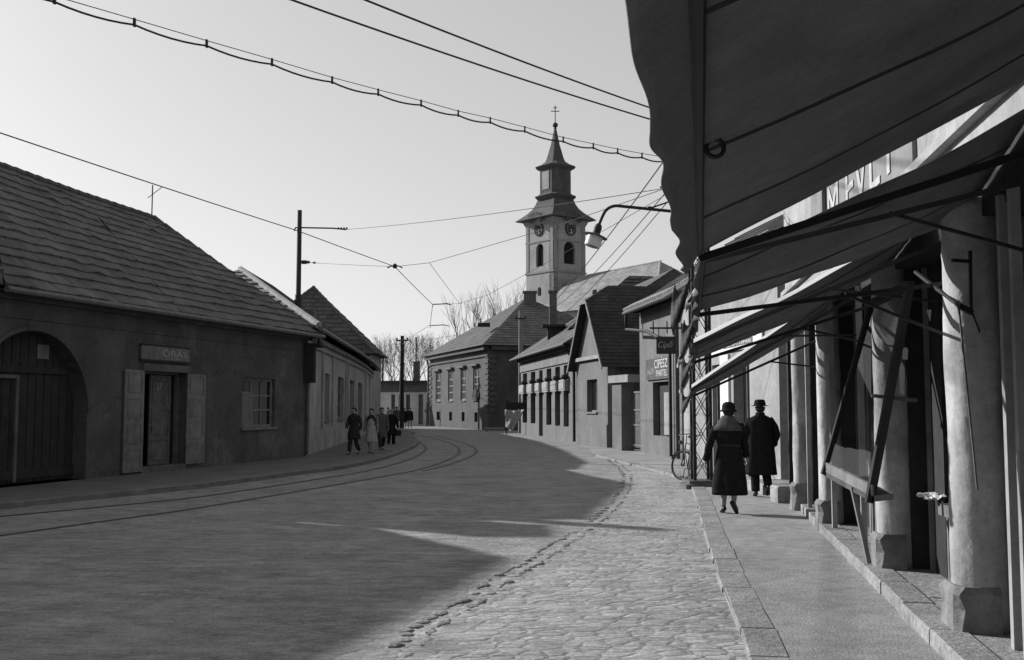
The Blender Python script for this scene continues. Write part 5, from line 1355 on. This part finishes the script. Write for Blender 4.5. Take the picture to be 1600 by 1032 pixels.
for c, u, n in ((rw, bd, bn), (fw, fu, fnn)):
    t_, r_, s__ = MB(), MB(), MB(); wheel(t_, r_, s__, c, u, n)
    for q in (t_, r_, s__): q.v = [tuple(lp_(Vector(v))) for v in q.v]
    ty = t_.build('wheel', M_rubber, broot); r_.build('rim', M_iron_g, ty); s__.build('spokes', M_iron_g, ty)
    g_ = MB(); g_.loft([[c+u*math.cos(a)*rr_+Vector((0, 0, 1))*math.sin(a)*rr_+n*o for rr_, o in ((.355, -.03), (.365, 0), (.355, .03), (.36, .0))] for a in [R(20+k*12) for k in range(14)]]); g_.v = [tuple(lp_(Vector(v))) for v in g_.v]; g_.build('mudguard', M_iron, broot)
Z = Vector((0, 0, 1)); bb = rw+bd*.45-Z*.05; stp = rw+bd*.30+Z*.52; hd = fw-bd*.16+Z*.5; hl = fw-bd*.10+Z*.33
mb = MB()
for a, b in ((rw+bn*.05, bb), (rw+bn*.05, stp-Z*.06), (bb, stp), (bb, hl), (stp-Z*.04, hd), (hd, hl), (hl, fw+fnn*.05), (hl, fw-fnn*.05), (rw-bn*.05, bb), (rw-bn*.05, stp-Z*.06)): mb.tube([a, b], .014, 6)
mb.tube([bb-bn*.08-Z*.17, bb-bn*.06, bb+bn*.06, bb+bn*.08+Z*.17], .01, 6); mb.box(bb-bn*.11-Z*.17, (.1, .09, .02)); mb.box(bb+bn*.11+Z*.17, (.1, .09, .02))
mb.v = [tuple(lp_(Vector(v))) for v in mb.v]; mb.build('frame', M_iron, broot)
mb = MB(); st_ = stp+Z*.12; mb.loft([[st_+bd*x+bn*w__*math.cos(t)+Z*(.03*math.sin(t)+h) for t in [k*math.pi/5 for k in range(10)]] for x, w__, h in ((-.14, .03, .02), (-.12, .1, .02), (-.05, .09, .0), (.05, .035, 0), (.13, .02, .0))]); mb.tube([stp, st_], .012, 6)
mb.v = [tuple(lp_(Vector(v))) for v in mb.v]; mb.build('saddle', M_leather, broot)
mb = MB(); hb_ = hd+Z*.17; mb.tube([hd, hb_], .012, 6); mb.tube([hb_-fnn*.27-fu*.16-Z*.02, hb_-fnn*.25, hb_-fnn*.1+Z*.02+fu*.03, hb_+Z*.02+fu*.04, hb_+fnn*.1+Z*.02+fu*.03, hb_+fnn*.25, hb_+fnn*.27-fu*.16-Z*.02], .012, 6)
mb.v = [tuple(lp_(Vector(v))) for v in mb.v]; mb.build('handlebar', M_iron_g, broot)
mb = MB(); c = rw-bd*.37+Z*.02; mb.box(lp_(c), (.06, .05, .07)); mb.lathe(lp_(fw+fu*.1+Z*.5), [(0, -.05), (.05, -.03), (.06, .04), (0, .05)], 10); mb.build('bicycle_lamp', M_iron_g, broot)

# ================================================================== wires
def wire(pts, r, label, sag=0.0, n=14, name='overhead_wire', mt=None, cat='wire'):
    mb = MB(); out = []
    for i in range(len(pts)-1):
        a, b = Vector(pts[i]), Vector(pts[i+1]); L = (b-a).length; sg = sag*L*L/400
        for k in range(n): t = k/n; out.append(a.lerp(b, t)-Vector((0, 0, 4*sg*t*(1-t))))
    out.append(Vector(pts[-1])); mb.tube(out, r, 5)
    return tag(mb.build(name, mt or M_iron), label, cat)
def ext(a, b, k): return a+(a-b).normalized()*k
mtop = mc+Vector((0, 0, 8.2))
# heavy cable on its carrier wire
cp = [(-40,-50,12.2),(85,0,13.2),(210,36,14.2),(323,69,15.1),(425,98,16),(519,126,16.9),(591,145,17.5),(658,162,18.1),(716,178,18.6),(766,189,19),(820,203,19.5),(880,219,20),(927,229,20.3),(965,237,20.6),(1003,244,20.8),(1040,250,21),(1090,259,21)]
cpts = [Wp(x, y, Y) for x, y, Y in cp]
ca = empty('carrier_cable', cpts[8], 'heavy cable tied below a thin carrier wire, crossing the sky to the mast', 'cable')
mb = MB(); out = []
for i in range(len(cpts)-1):
    for k in range(6): t = k/6; out.append(cpts[i].lerp(cpts[i+1], t)-Vector((0, 0, .10*4*t*(1-t)*.45+.03)))
mb.tube(out, .016, 5); mb.build('cable', M_iron, ca)
mb = MB(); mb.tube([p+Vector((0, 0, .05)) for p in cpts], .007, 5); mb.build('carrier_wire', M_iron, ca)
for p in cpts[1:-1]:
    mb = MB(); mb.box(p+Vector((0, 0, .005)), (.03, .05, .12)); mb.build('cable_clip', M_iron, ca)
a, b = Wp(455, 0, 14.7), Wp(1030, 191, 21); wire([ext(a, b, 9), a, b, mtop-Vector((0,0,.1))], .017, 'lower of the two heavy parallel wires near the top', .25)
a, b = Wp(570, 0, 14.7), Wp(1025, 172, 20.6); wire([ext(a, b, 9), a, b, mtop+Vector((0,0,.05))], .017, 'upper of the two heavy parallel wires near the top', .25)
# trolley wire following the rails
tw_ = [Wp(0, 208, 14.9), Wp(465, 361, 23), Wp(617, 417, 29), Wp(676, 476, 39), Wp(672, 508, 47), Wp(640, 527, 60), Wp(600, 541, 80)]
wire([ext(tw_[0], tw_[1], 10)]+tw_, .011, 'long thin tram wire running down to the bend', .06, name='tram_wire')
al_, au = Wp(541, 359, 35.8), Wp(490, 411, 36)
wire([al_, Wp(1055, 292, 21.0), mc+Vector((0, 0, 6.3))], .009, 'upper span wire from the trolley pole arm to the lattice mast', .12, name='span_wire')
wire([au, tw_[2], Wp(671, 411, 28), Wp(865, 355, 24), Wp(1042, 294, 21), mc+Vector((0, 0, 6.1))], .008, 'lower span wire holding the tram wire at the bend', .05, name='span_wire')
wire([Wp(671, 411, 28), Wp(718, 475, 38)], .007, 'short slanting pull-off wire from the lower span wire', 0, name='pull_off_wire')
wire([Wp(676, 476, 39), Wp(700, 474, 38.8), Wp(718, 475, 38), Wp(760, 462, 37), Wp(1040, 305, 21.5)], .007, 'thin steady wire rising from the bend to the mast', .05, name='span_wire')
wire([Wp(600, 541, 80), Wp(676, 530, 60), Wp(740, 520, 50)], .012, 'thin wire past the far pole above the white building', .0)
for (x, y, Y, lb) in ((617, 417, 29, 'small iron hanger where span wire meets tram wire'), (676, 476, 39, 'small steady arm on the tram wire at the bend'), (672, 509, 47, 'lower farther steady arm on the tram wire')):
    c = Wp(x, y, Y); mb = MB(); k = Y/1600
    if x == 617: mb.tube([c+Vector((-12*k, 0, -2*k)), c+Vector((-6*k, 0, 1*k)), c+Vector((6*k, 0, 1*k)), c+Vector((12*k, 0, -2*k))], .02, 6); mb.lathe(c, [(0, -.06), (.06, -.04), (.06, .06), (0, .1)], 8)
    else: mb.tube([c+Vector((0, 0, -4*k)), c, c+Vector((22*k, 0, 1*k)), c+Vector((30*k, 0, -1*k))], .022, 6)
    tag(mb.build('wire_hanger', M_iron), lb, 'wire hanger')
c = Wp(1042, 293, 21); mb = MB(); mb.tube([c+Vector((-.14, 0, 0)), c+Vector((-.04, 0, .01))], .025, 6); mb.tube([c+Vector((0, 0, 0)), c+Vector((.1, 0, .01))], .06, 8); mb.tube([c+Vector((.14, 0, 0.02)), c+Vector((.2, 0, .02))], .03, 6)
tag(mb.build('strain_insulator', M_iron), 'dark insulator on the span wire just left of the big awning', 'insulator')
c = Wp(533, 357, 35.3); mb = MB()
for k in range(4): mb.lathe(c+Vector((k*.1-.1, 0, -.04)), [(0, 0), (.035, .02), (.035, .06), (0, .08)], 6)
tag(mb.build('strain_insulator', M_iron), 'string of small insulators beside the trolley pole arm', 'insulator')
# service wires from the mast down to the row of houses
for i, (p0, p1, r_, lb) in enumerate((((1040, 248, 21), (838, 500, 57), .014, 'leftmost of three slanting service wires beside the street lamp'), ((1056, 282, 21), (870, 478, 57), .012, 'middle one of three slanting service wires beside the street lamp'), ((1064, 290, 21), (872, 497, 55.5), .011, 'rightmost of three slanting service wires beside the street lamp'))):
    a, b = Wp(*p0), Wp(*p1); wire([mc+Vector((0, 0, a.z+.2)), a, b], r_, lb, .08, name='service_wire')
# poles far off
def far_pole(px, ytop, Y, r, lb):
    p = Wp(px, 600, Y); p.z = 0; t = Wp(px, ytop, Y).z
    ro = empty('utility_pole', p, lb, 'pole', 'street poles beyond the bend')
    mb = MB(); mb.tube([p, p+Vector((0, 0, t))], [r*1.1, r*.8], 8); mb.build('post', M_wood_d, ro)
    mb = MB(); mb.bar(p+Vector((-.5, 0, t-.35)), p+Vector((.5, 0, t-.35)), .1); mb.lathe(p+Vector((-.4, 0, t-.3)), [(.04, 0), (.06, .1), (0, .2)], 6); mb.lathe(p+Vector((.4, 0, t-.3)), [(.04, 0), (.06, .1), (0, .2)], 6); mb.build('crossarm', M_wood_d, ro)
far_pole(628, 525, 78, .17, 'tall dark pole standing in front of the low white building')
far_pole(598, 560, 120, .12, 'short distant pole among the bare trees')
# road sign post at the villa corner
p = G(667, 667); mb = MB(); mb.tube([p, p+Vector((0, 0, 2.0))], .08, 6); mb.box(p+Vector((0, 0, 1.3)), (.35, .1, .25)); tag(mb.build('sign_post', M_wood), 'short post with a pale plate at the left corner of the villa', 'post')

# ================================================================== bare trees
def tree(px, Y, ytop, seed, lb, depth=5, spread=.5, lean=0):
    rnd = random.Random(seed); b = Wp(px, 600, Y); b.z = 0; ht = Wp(px, ytop, Y).z
    ro = empty('bare_tree', b, lb, 'tree', 'bare winter trees behind the houses')
    tr = MB(); cr = MB(); th = ht*.32
    tr.tube([b, b+Vector((.05, 0, th*.5)), b+Vector((.1, .1, th))], [ht*.022, ht*.018, ht*.015], 7)
    def grow(p, d, L, r, k, root_=False):
        mid = p+d*L*.5+Vector((rnd.uniform(-.06, .06), rnd.uniform(-.06, .06), rnd.uniform(-.02, .06)))*L
        e_ = p+d*L+Vector((rnd.uniform(-.05, .05), rnd.uniform(-.05, .05), rnd.uniform(0, .08)))*L
        cr.tube([p, mid, e_], [r, r*.8, r*.62], 4 if r > .03 else 3, cap=False)
        if k == 0: return
        for j in range(2 if rnd.random() < .45 else 3):
            a = rnd.uniform(0, 2*math.pi); s_ = rnd.uniform(.3, .75)*spread*1.5
            x = d.cross(Vector((.3, .2, 1))).normalized(); y = d.cross(x)
            nd = (d+(x*math.cos(a)+y*math.sin(a))*s_+Vector((0, 0, .12))).normalized()
            grow(e_ if j < 2 else mid, nd, L*rnd.uniform(.62, .85), max(r*.58, .010), k-1)
    for j in range(5):
        a = j*1.26+rnd.uniform(-.4, .4); d = Vector((math.cos(a)*.45, math.sin(a)*.45, 1)).normalized()
        grow(b+Vector((.1, .1, th*rnd.uniform(.75, 1))), d, ht*.25, ht*.0075, depth)
    tr.build('trunk', M_bark, ro); cr.build('crown', M_bark, ro, recalc=False)
tree(604, 125, 545, 1, 'bare tree at the far left behind the white building')
tree(622, 118, 530, 2, 'tall bare tree just left of the pole behind the white building')
tree(645, 121, 522, 3, 'wide bare tree right of the pole behind the white building')
tree(664, 128, 536, 4, 'bare tree partly hidden by the left corner of the villa')
tree(735, 135, 466, 5, 'bare treetop showing over the left slope of the villa roof', depth=4, spread=.34)
tree(790, 140, 458, 6, 'bare treetop between the villa chimney and the church tower', depth=4, spread=.34)
tree(815, 146, 462, 7, 'bare treetop in front of the foot of the church tower', depth=4, spread=.3)

# ================================================================== people
def person(name_lb, pos, rz, h, outfit, pose, cat='person', group=None, scale_w=1.0):
    s = h/1.70
    root = empty('person', pos, name_lb, cat, group, rz)
    V_ = []; E_ = []; Rd = []
    def v(p, r, par=None):
        V_.append(Vector(p)*s); Rd.append((r*s, r*s) if not isinstance(r, tuple) else (r[0]*s, r[1]*s))
        if par is not None: E_.append((par, len(V_)-1))
        return len(V_)-1
    pel = v((0, 0, .94), .12); sp = v((0, 0, 1.12), .11, pel); ch = v((0, 0, 1.3), (.15, .11), sp); nb = v((0, .0, 1.43), .06, ch)
    nk = v((0, .01, 1.49), .05, nb); hd0 = v((0, .02, 1.56), .075, nk); hd1 = v((0, .015, 1.62), .088, hd0); hd2 = v((0, .01, 1.685), .05, hd1)
    v((0, .105, 1.585), .016, hd0); 
    for sd in (-1, 1):
        kn, an, toe = pose['legs'][0 if sd < 0 else 1]
        hp = v((sd*.09, 0, .88), .085, pel); k_ = v((sd*.095+kn[0], kn[1], kn[2]), .055, hp)
        cm_ = ((kn[0]+an[0])/2, (kn[1]*.55+an[1]*.45)-.01, kn[2]*.62+an[2]*.38)
        cf_ = v((sd*.095+cm_[0], cm_[1], cm_[2]), .052, k_)
        a_n = v((sd*.095+an[0], an[1], an[2]), .034, cf_); v((sd*.095+toe[0], toe[1], toe[2]), .028, a_n)
        el, wr = pose['arms'][0 if sd < 0 else 1]
        sh = v((sd*.185, 0, 1.385), .055, ch); e_ = v(el, .038, sh); w_ = v(wr, .024, e_)
        d = (Vector(wr)-Vector(el)).normalized(); pm2 = Vector(wr)+d*.06; p_ = v(pm2, (.034, .02), w_)
        side = Vector((0, 1, 0)) - d*d.y; side = side.normalized() if side.length > .1 else Vector((1, 0, 0))
        inw = Vector((-sd, 0, 0))
        for fk in range(4):
            b0 = pm2+d*.03+side*(.026-.017*fk); ln = (.07, .08, .075, .055)[fk]
            f1q = v(b0, .0095, p_); f2q = v(b0+d*ln*.5+inw*.008, .0085, f1q); v(b0+d*ln*.85+inw*.032, .007, f2q)
        t1q = v(Vector(wr)+d*.035+side*.035, .011, w_); v(Vector(wr)+d*.075+side*.055+inw*.02, .009, t1q)
    me = bpy.data.meshes.new('body'); me.from_pydata([tuple(q) for q in V_], E_, []); 
    ob = bpy.data.objects.new('body_skin', me); COL.objects.link(ob)
    md = ob.modifiers.new('s', 'SKIN'); 
    for i, sv in enumerate(me.skin_vertices[0].data): sv.radius = Rd[i]; sv.use_root = (i == 0)
    ob.modifiers.new('d', 'SUBSURF').levels = 1
    dg = bpy.context.evaluated_depsgraph_get(); m2 = bpy.data.meshes.new_from_object(ob.evaluated_get(dg)); bpy.data.objects.remove(ob)
    m2.materials.clear(); m2.materials.append(M_skin)
    for p in m2.polygons: p.use_smooth = True
    m2.name = 'body'; bo = bpy.data.objects.new('body', m2); link(bo, root)
    def ell(z, rx, ry, cx=0, cy=0, fold=0, N_=48, ph=0):
        out = []
        for k in range(N_):
            t_ = 2*math.pi*k/N_; f_ = 1+fold*math.sin(t_*7+ph+2.2*noise.noise(Vector((math.cos(t_), math.sin(t_), h*9))))*1.2+.035*noise.noise(Vector((math.cos(t_)*3+h*20, math.sin(t_)*3, z*4)))
            out.append(Vector((cx+rx*f_*math.cos(t_), cy+ry*f_*math.sin(t_), z))*s)
        return out
    def dense(R_):
        o_ = []
        for a_, b_ in zip(R_, R_[1:]):
            n_ = max(1, int(abs(b_[0]-a_[0])/.045))
            for q_ in range(n_): o_.append(tuple(a_[i]+(b_[i]-a_[i])*q_/n_ for i in range(5)))
        return o_+[tuple(R_[-1])]
    for g in outfit:
        mb = MB()
        if g[0] == 'coat':      # rings: z, rx, ry, cy, fold
            mb.loft([ell(z, rx, ry, g[3] if len(g) > 3 and isinstance(g[3], float) else 0, cy, fo) for z, rx, ry, cy, fo in dense(g[2])])
            for sd, (el, wr) in zip((-1, 1), pose['arms']):
                a0 = Vector((sd*.155, 0, 1.39)); a1_ = Vector(el); a2_ = Vector(wr)
                q = smooth_line([a0, a0.lerp(a1_, .35)+Vector((sd*.025, 0, 0)), a1_, a1_.lerp(a2_, .6), a2_+(a2_-a1_).normalized()*.015], 3)
                n_ = len(q); mb.tube([p*s for p in q], [(.072-.020*i/n_+.004*math.sin(i*1.9))*s for i in range(n_)], 12)
            mb.build('coat', g[1], root, smooth=True, local=True)
        elif g[0] == 'legs':    # trousers or stockings
            for i, sd in enumerate((-1, 1)):
                kn, an, toe = pose['legs'][i]; P0 = [Vector((sd*.09, 0, .9)), Vector((sd*.095+kn[0], kn[1], kn[2])), Vector((sd*.095+an[0], an[1]-.005, an[2]+.01))]
                q = smooth_line(P0, 5); n_ = len(q); r0, r1, r2 = g[2]
                rs = [(r0+(r1-r0)*min(1, 2*i_/(n_-1)) if i_ < n_/2 else r1+(r2-r1)*(2*i_/(n_-1)-1))*s for i_ in range(n_)]
                mb.tube([p*s for p in q], rs, 12)
            mb.build(g[3], g[1], root, smooth=True, local=True)
        elif g[0] == 'shoes':
            for i, sd in enumerate((-1, 1)):
                m1 = MB(); kn, an, toe = pose['legs'][i]; A_ = Vector((sd*.095+an[0], an[1], an[2])); T_ = Vector((sd*.095+toe[0], toe[1], toe[2])); d = (T_-A_).normalized()
                dn_ = Vector((0, 0, -1)); xx = d.cross(dn_).normalized(); yy = xx.cross(d).normalized(); L_ = .25
                hp_ = A_-d*.05 + (yy if yy.z < 0 else -yy)*.035
                yy = yy if yy.z > 0 else -yy
                secs = [(-.02, .02, .02, .03), (.0, .034, .05, .05), (.06, .038, .06, .06), (.13, .04, .035, .04), (.2, .036, .024, .028), (.245, .015, .012, .014)]
                m1.loft([[(hp_+d*x+xx*w_*math.cos(t)+yy*((hh if math.sin(t) > 0 else .028)*math.sin(t)))*s for t in [k*math.pi/6 for k in range(12)]] for x, w_, hh, _ in secs])
                m1.build('shoe', M_leather, root, smooth=True, local=True)
        elif g[0] == 'hat':
            c = Vector((0, .01, 0)); mb.lathe(Vector((0, .012, 0))*s, [(r*s, z*s) for r, z in g[2]], 24); mb.build('hat', g[1], root, smooth=True, local=True)
        elif g[0] == 'hair':
            mb.loft([ell(z, rx, ry, 0, cy) for z, rx, ry, cy in g[2]]); mb.build('hair', g[1], root, smooth=True, local=True)
        elif g[0] == 'collar':
            mb.loft([ell(z, rx, ry, g[3] if len(g) > 3 else 0, cy, .02) for z, rx, ry, cy in g[2]]); mb.build('scarf', g[1], root, smooth=True, local=True)
        elif g[0] == 'belt':
            mb.loft([ell(z, rx, ry, 0, cy) for z, rx, ry, cy in g[2]]); mb.build('belt', g[1], root, smooth=False, local=True)
        elif g[0] == 'face':
            for x in (-.03, .03): mb.lathe(Vector((x, .098, 1.603))*s, [(0, -.008*s), (.009*s, 0), (0, .008*s)], 8)
            mb.box(Vector((0, .1, 1.545))*s, (.04*s, .01*s, .008*s)); mb.build('eyes', M_hair, root, local=True)
    return root
STAND = [((0, .0, .48), (0, -.02, .085), (0.02, .12, .03)), ((0, .02, .48), (0, .0, .085), (.02, .14, .03))]
WALK_L = [((0, .10, .49), (0, .17, .09), (0, .30, .05)), ((0, .0, .46), (0, -.22, .16), (0, -.10, .05))]
WALK_R = [((0, .0, .46), (0, -.20, .15), (0, -.09, .05)), ((0, .10, .49), (0, .17, .09), (0, .30, .05))]
ARMS = [((-.23, -.03, 1.12), (-.25, .05, .88)), ((.23, -.03, 1.12), (.25, .05, .88))]
long_coat = lambda hem, fl: [(hem, .235*fl, .18*fl, -.01, .05), (hem+.25, .222*fl, .17*fl, -.01, .045), (.9, .2, .15, -.005, .02), (1.08, .178, .13, 0, .005), (1.22, .195, .135, 0, 0), (1.34, .205, .13, 0, 0), (1.41, .185, .11, 0, 0), (1.455, .10, .085, .0, 0), (1.49, .065, .065, .005, 0)]
# woman in the foreground, seen from behind
wp_ = G(1141, 803, PZ)
wl_pose = {'legs': [((0.01, .05, .49), (-.005, .05, .09), (-.03, .17, .035)), ((-.02, .02, .46), (-.045, -.10, .17), (.02, -.02, .05))],
           'arms': [((-.30, -.02, 1.10), (-.36, .05, .84)), ((.24, .06, 1.12), (.27, .10, .90))]}
woman_coat = [(.30, .275, .215, -.02, .05), (.5, .265, .205, -.02, .05), (.75, .235, .18, -.015, .03), (.95, .205, .16, -.01, .012), (1.06, .178, .135, 0, .0), (1.08, .185, .145, 0, 0), (1.2, .215, .16, -.005, .01), (1.33, .225, .15, -.01, 0), (1.41, .19, .13, -.01, 0), (1.46, .11, .10, 0, 0), (1.5, .08, .08, 0, 0)]
wo_ = person('woman seen from behind in a long flared black coat, pale scarf and dark round hat', wp_, R(-8), 1.62,
    [('legs', M_stock, (.08, .056, .036), 'stockings'), ('shoes',), ('coat', M_cloth_k, woman_coat),
     ('belt', M_leather, [(1.05, .182, .142, 0), (1.07, .188, .148, 0), (1.1, .188, .148, 0)]),
     ('collar', M_cloth_g, [(1.30, .235, .165, -.02), (1.36, .225, .155, -.02), (1.43, .17, .13, -.01), (1.5, .11, .11, 0), (1.54, .09, .09, 0)], -.015),
     ('hair', M_hair, [(1.52, .055, .05, -.02), (1.56, .082, .085, -.012), (1.62, .094, .1, -.01)]),
     ('hat', M_cloth_k, [(.135, 1.60), (.125, 1.625), (.105, 1.64), (.103, 1.69), (.085, 1.735), (.04, 1.758), (0, 1.76)])], wl_pose)
mb = MB(); hq = Vector((-.37, .07, .80)); mb.tube([(hq.x, hq.y, .80), (hq.x-.0, hq.y+.02, .74)], .008, 6)
# man in hat
mp_ = G(1190, 777, PZ); 
m_pose = {'legs': [((.0, .08, .50), (0, .05, .09), (0, .19, .035)), ((0, .06, .52), (.0, -.14, .20), (.0, -.03, .10))],
          'arms': [((-.26, .02, 1.14), (-.24, .12, .92)), ((.29, .0, 1.14), (.27, .14, .94))]}
man_coat = [(.40, .28, .19, -.01, .04), (.65, .265, .185, -.01, .03), (.95, .24, .165, 0, .015), (1.15, .235, .155, 0, .005), (1.3, .245, .155, 0, 0), (1.38, .235, .135, 0, 0), (1.43, .17, .11, 0, 0), (1.47, .09, .085, 0, 0), (1.52, .075, .075, 0, 0)]
person('man seen from behind in a long black overcoat and brimmed hat beside the woman', mp_, R(-4), 1.68,
    [('legs', M_cloth_k, (.1, .085, .075), 'trousers'), ('shoes',), ('coat', M_cloth_k, man_coat), ('hair', M_hair, [(1.53, .06, .055, -.02), (1.57, .085, .09, -.012), (1.62, .094, .1, -.01)]),
     ('hat', M_cloth_k, [(.148, 1.63), (.155, 1.642), (.115, 1.645), (.106, 1.66), (.1, 1.70), (.086, 1.74), (.06, 1.752), (0, 1.74)])], m_pose)
# the people on the left pavement
def gp(px, Y, z=LZ): q = Wp(px, 600, Y); q.z = z; return q
cap = [(.10, 1.63), (.13, 1.645), (.12, 1.68), (.06, 1.71), (0, 1.712)]
hairs = ('hair', M_hair, [(1.55, .07, .075, -.02), (1.60, .098, .1, -.015), (1.66, .09, .095, -.01), (1.71, .05, .055, 0), (1.72, .01, .01, 0)])
sk = [(.42, .24, .19, -.0, .05), (.7, .22, .17, 0, .04), (.95, .18, .14, 0, .02), (1.06, .15, .12, 0, 0), (1.08, .155, .12, 0, 0), (1.25, .18, .13, 0, 0), (1.38, .18, .115, 0, 0), (1.44, .1, .09, 0, 0), (1.47, .06, .06, 0, 0)]
person('dark-clothed person facing the camera, leftmost on the far pavement', gp(554, 34.0), R(158), 1.53, [('legs', M_cloth_d, (.1, .08, .07), 'trousers'), ('shoes',), ('coat', M_cloth_d, long_coat(.55, 1.05)), hairs, ('face',)], {'legs': WALK_R, 'arms': [((-.25, -.06, 1.12), (-.26, -.02, .9)), ((.23, .05, 1.14), (.2, .2, .96))]}, group=None)
person('woman in a pale skirt and apron walking towards the camera', gp(581, 34.8), R(178), 1.50, [('legs', M_stock, (.08, .056, .036), 'stockings'), ('shoes',), ('coat', M_cloth_d, [(.9, .17, .14, 0, 0)]+sk[3:]), ('coat', M_cloth_l, sk[:4]+[(1.2, .165, .128, .01, 0), (1.3, .12, .125, .012, 0)]), hairs, ('face',)], {'legs': WALK_L, 'arms': ARMS})
person('person in a grey coat close beside the woman in the pale skirt', gp(597, 37.5), R(200), 1.53, [('legs', M_cloth_d, (.1, .08, .06), 'trousers'), ('shoes',), ('coat', M_cloth_g, long_coat(.5, 1.0)), hairs, ('face',)], {'legs': WALK_R, 'arms': [((-.24, .0, 1.12), (-.24, .08, .88)), ((.30, .02, 1.14), (.36, .1, .92))]})
pw = person('man in a short black coat walking away carrying a bag', gp(612, 43, .02), R(0), 1.52, [('legs', M_cloth_k, (.1, .085, .08), 'trousers'), ('shoes',), ('coat', M_cloth_k, long_coat(.52, 1.1)), ('hat', M_cloth_l, cap)], {'legs': WALK_R, 'arms': [((-.34, .05, 1.16), (-.48, .15, 1.02)), ((.27, .0, 1.12), (.29, .04, .86))]})
c = gp(612, 43, .02)+Vector((.27, .04, .42)); mb = MB()
mb.loft([[c+Vector((x*sx, y*.06, z)) for x, y in ((-1,-1),(1,-1),(1,1),(-1,1))] for sx, z in ((.13, 0), (.15, .12), (.14, .24))]); mb.tube([c+Vector((-.07, 0, .24)), c+Vector((-.04, 0, .33)), c+Vector((.04, 0, .33)), c+Vector((.07, 0, .24))], .01, 5)
tag(mb.build('shopping_bag', M_leather), 'dark bag held in the right hand of the man walking away', 'bag')
person('left one of the two distant women in black coats side by side', gp(631.8, 80, .01), R(5), 1.55, [('legs', M_stock, (.08, .056, .04), 'stockings'), ('shoes',), ('coat', M_cloth_k, long_coat(.5, 1.25)), ('hat', M_cloth_k, cap)], {'legs': WALK_L, 'arms': ARMS})
person('right one of the two distant women in black coats side by side', gp(640.8, 80, .01), R(-5), 1.55, [('legs', M_stock, (.08, .056, .04), 'stockings'), ('shoes',), ('coat', M_cloth_k, long_coat(.62, 1.2)), ('hat', M_cloth_k, cap)], {'legs': WALK_R, 'arms': ARMS})
person('distant person in grey between the walking man and the tall pole', gp(620, 76, .01), R(20), 1.65, [('legs', M_cloth_d, (.1, .08, .07), 'trousers'), ('shoes',), ('coat', M_cloth_g, long_coat(.6, 1.1)), hairs], {'legs': WALK_L, 'arms': ARMS})
person('distant person in light grey against the white building wall', gp(606.5, 82, .01), R(-60), 1.6, [('legs', M_cloth_g, (.1, .08, .07), 'trousers'), ('shoes',), ('coat', M_cloth_g, long_coat(.6, 1.1)), hairs], {'legs': WALK_L, 'arms': ARMS})
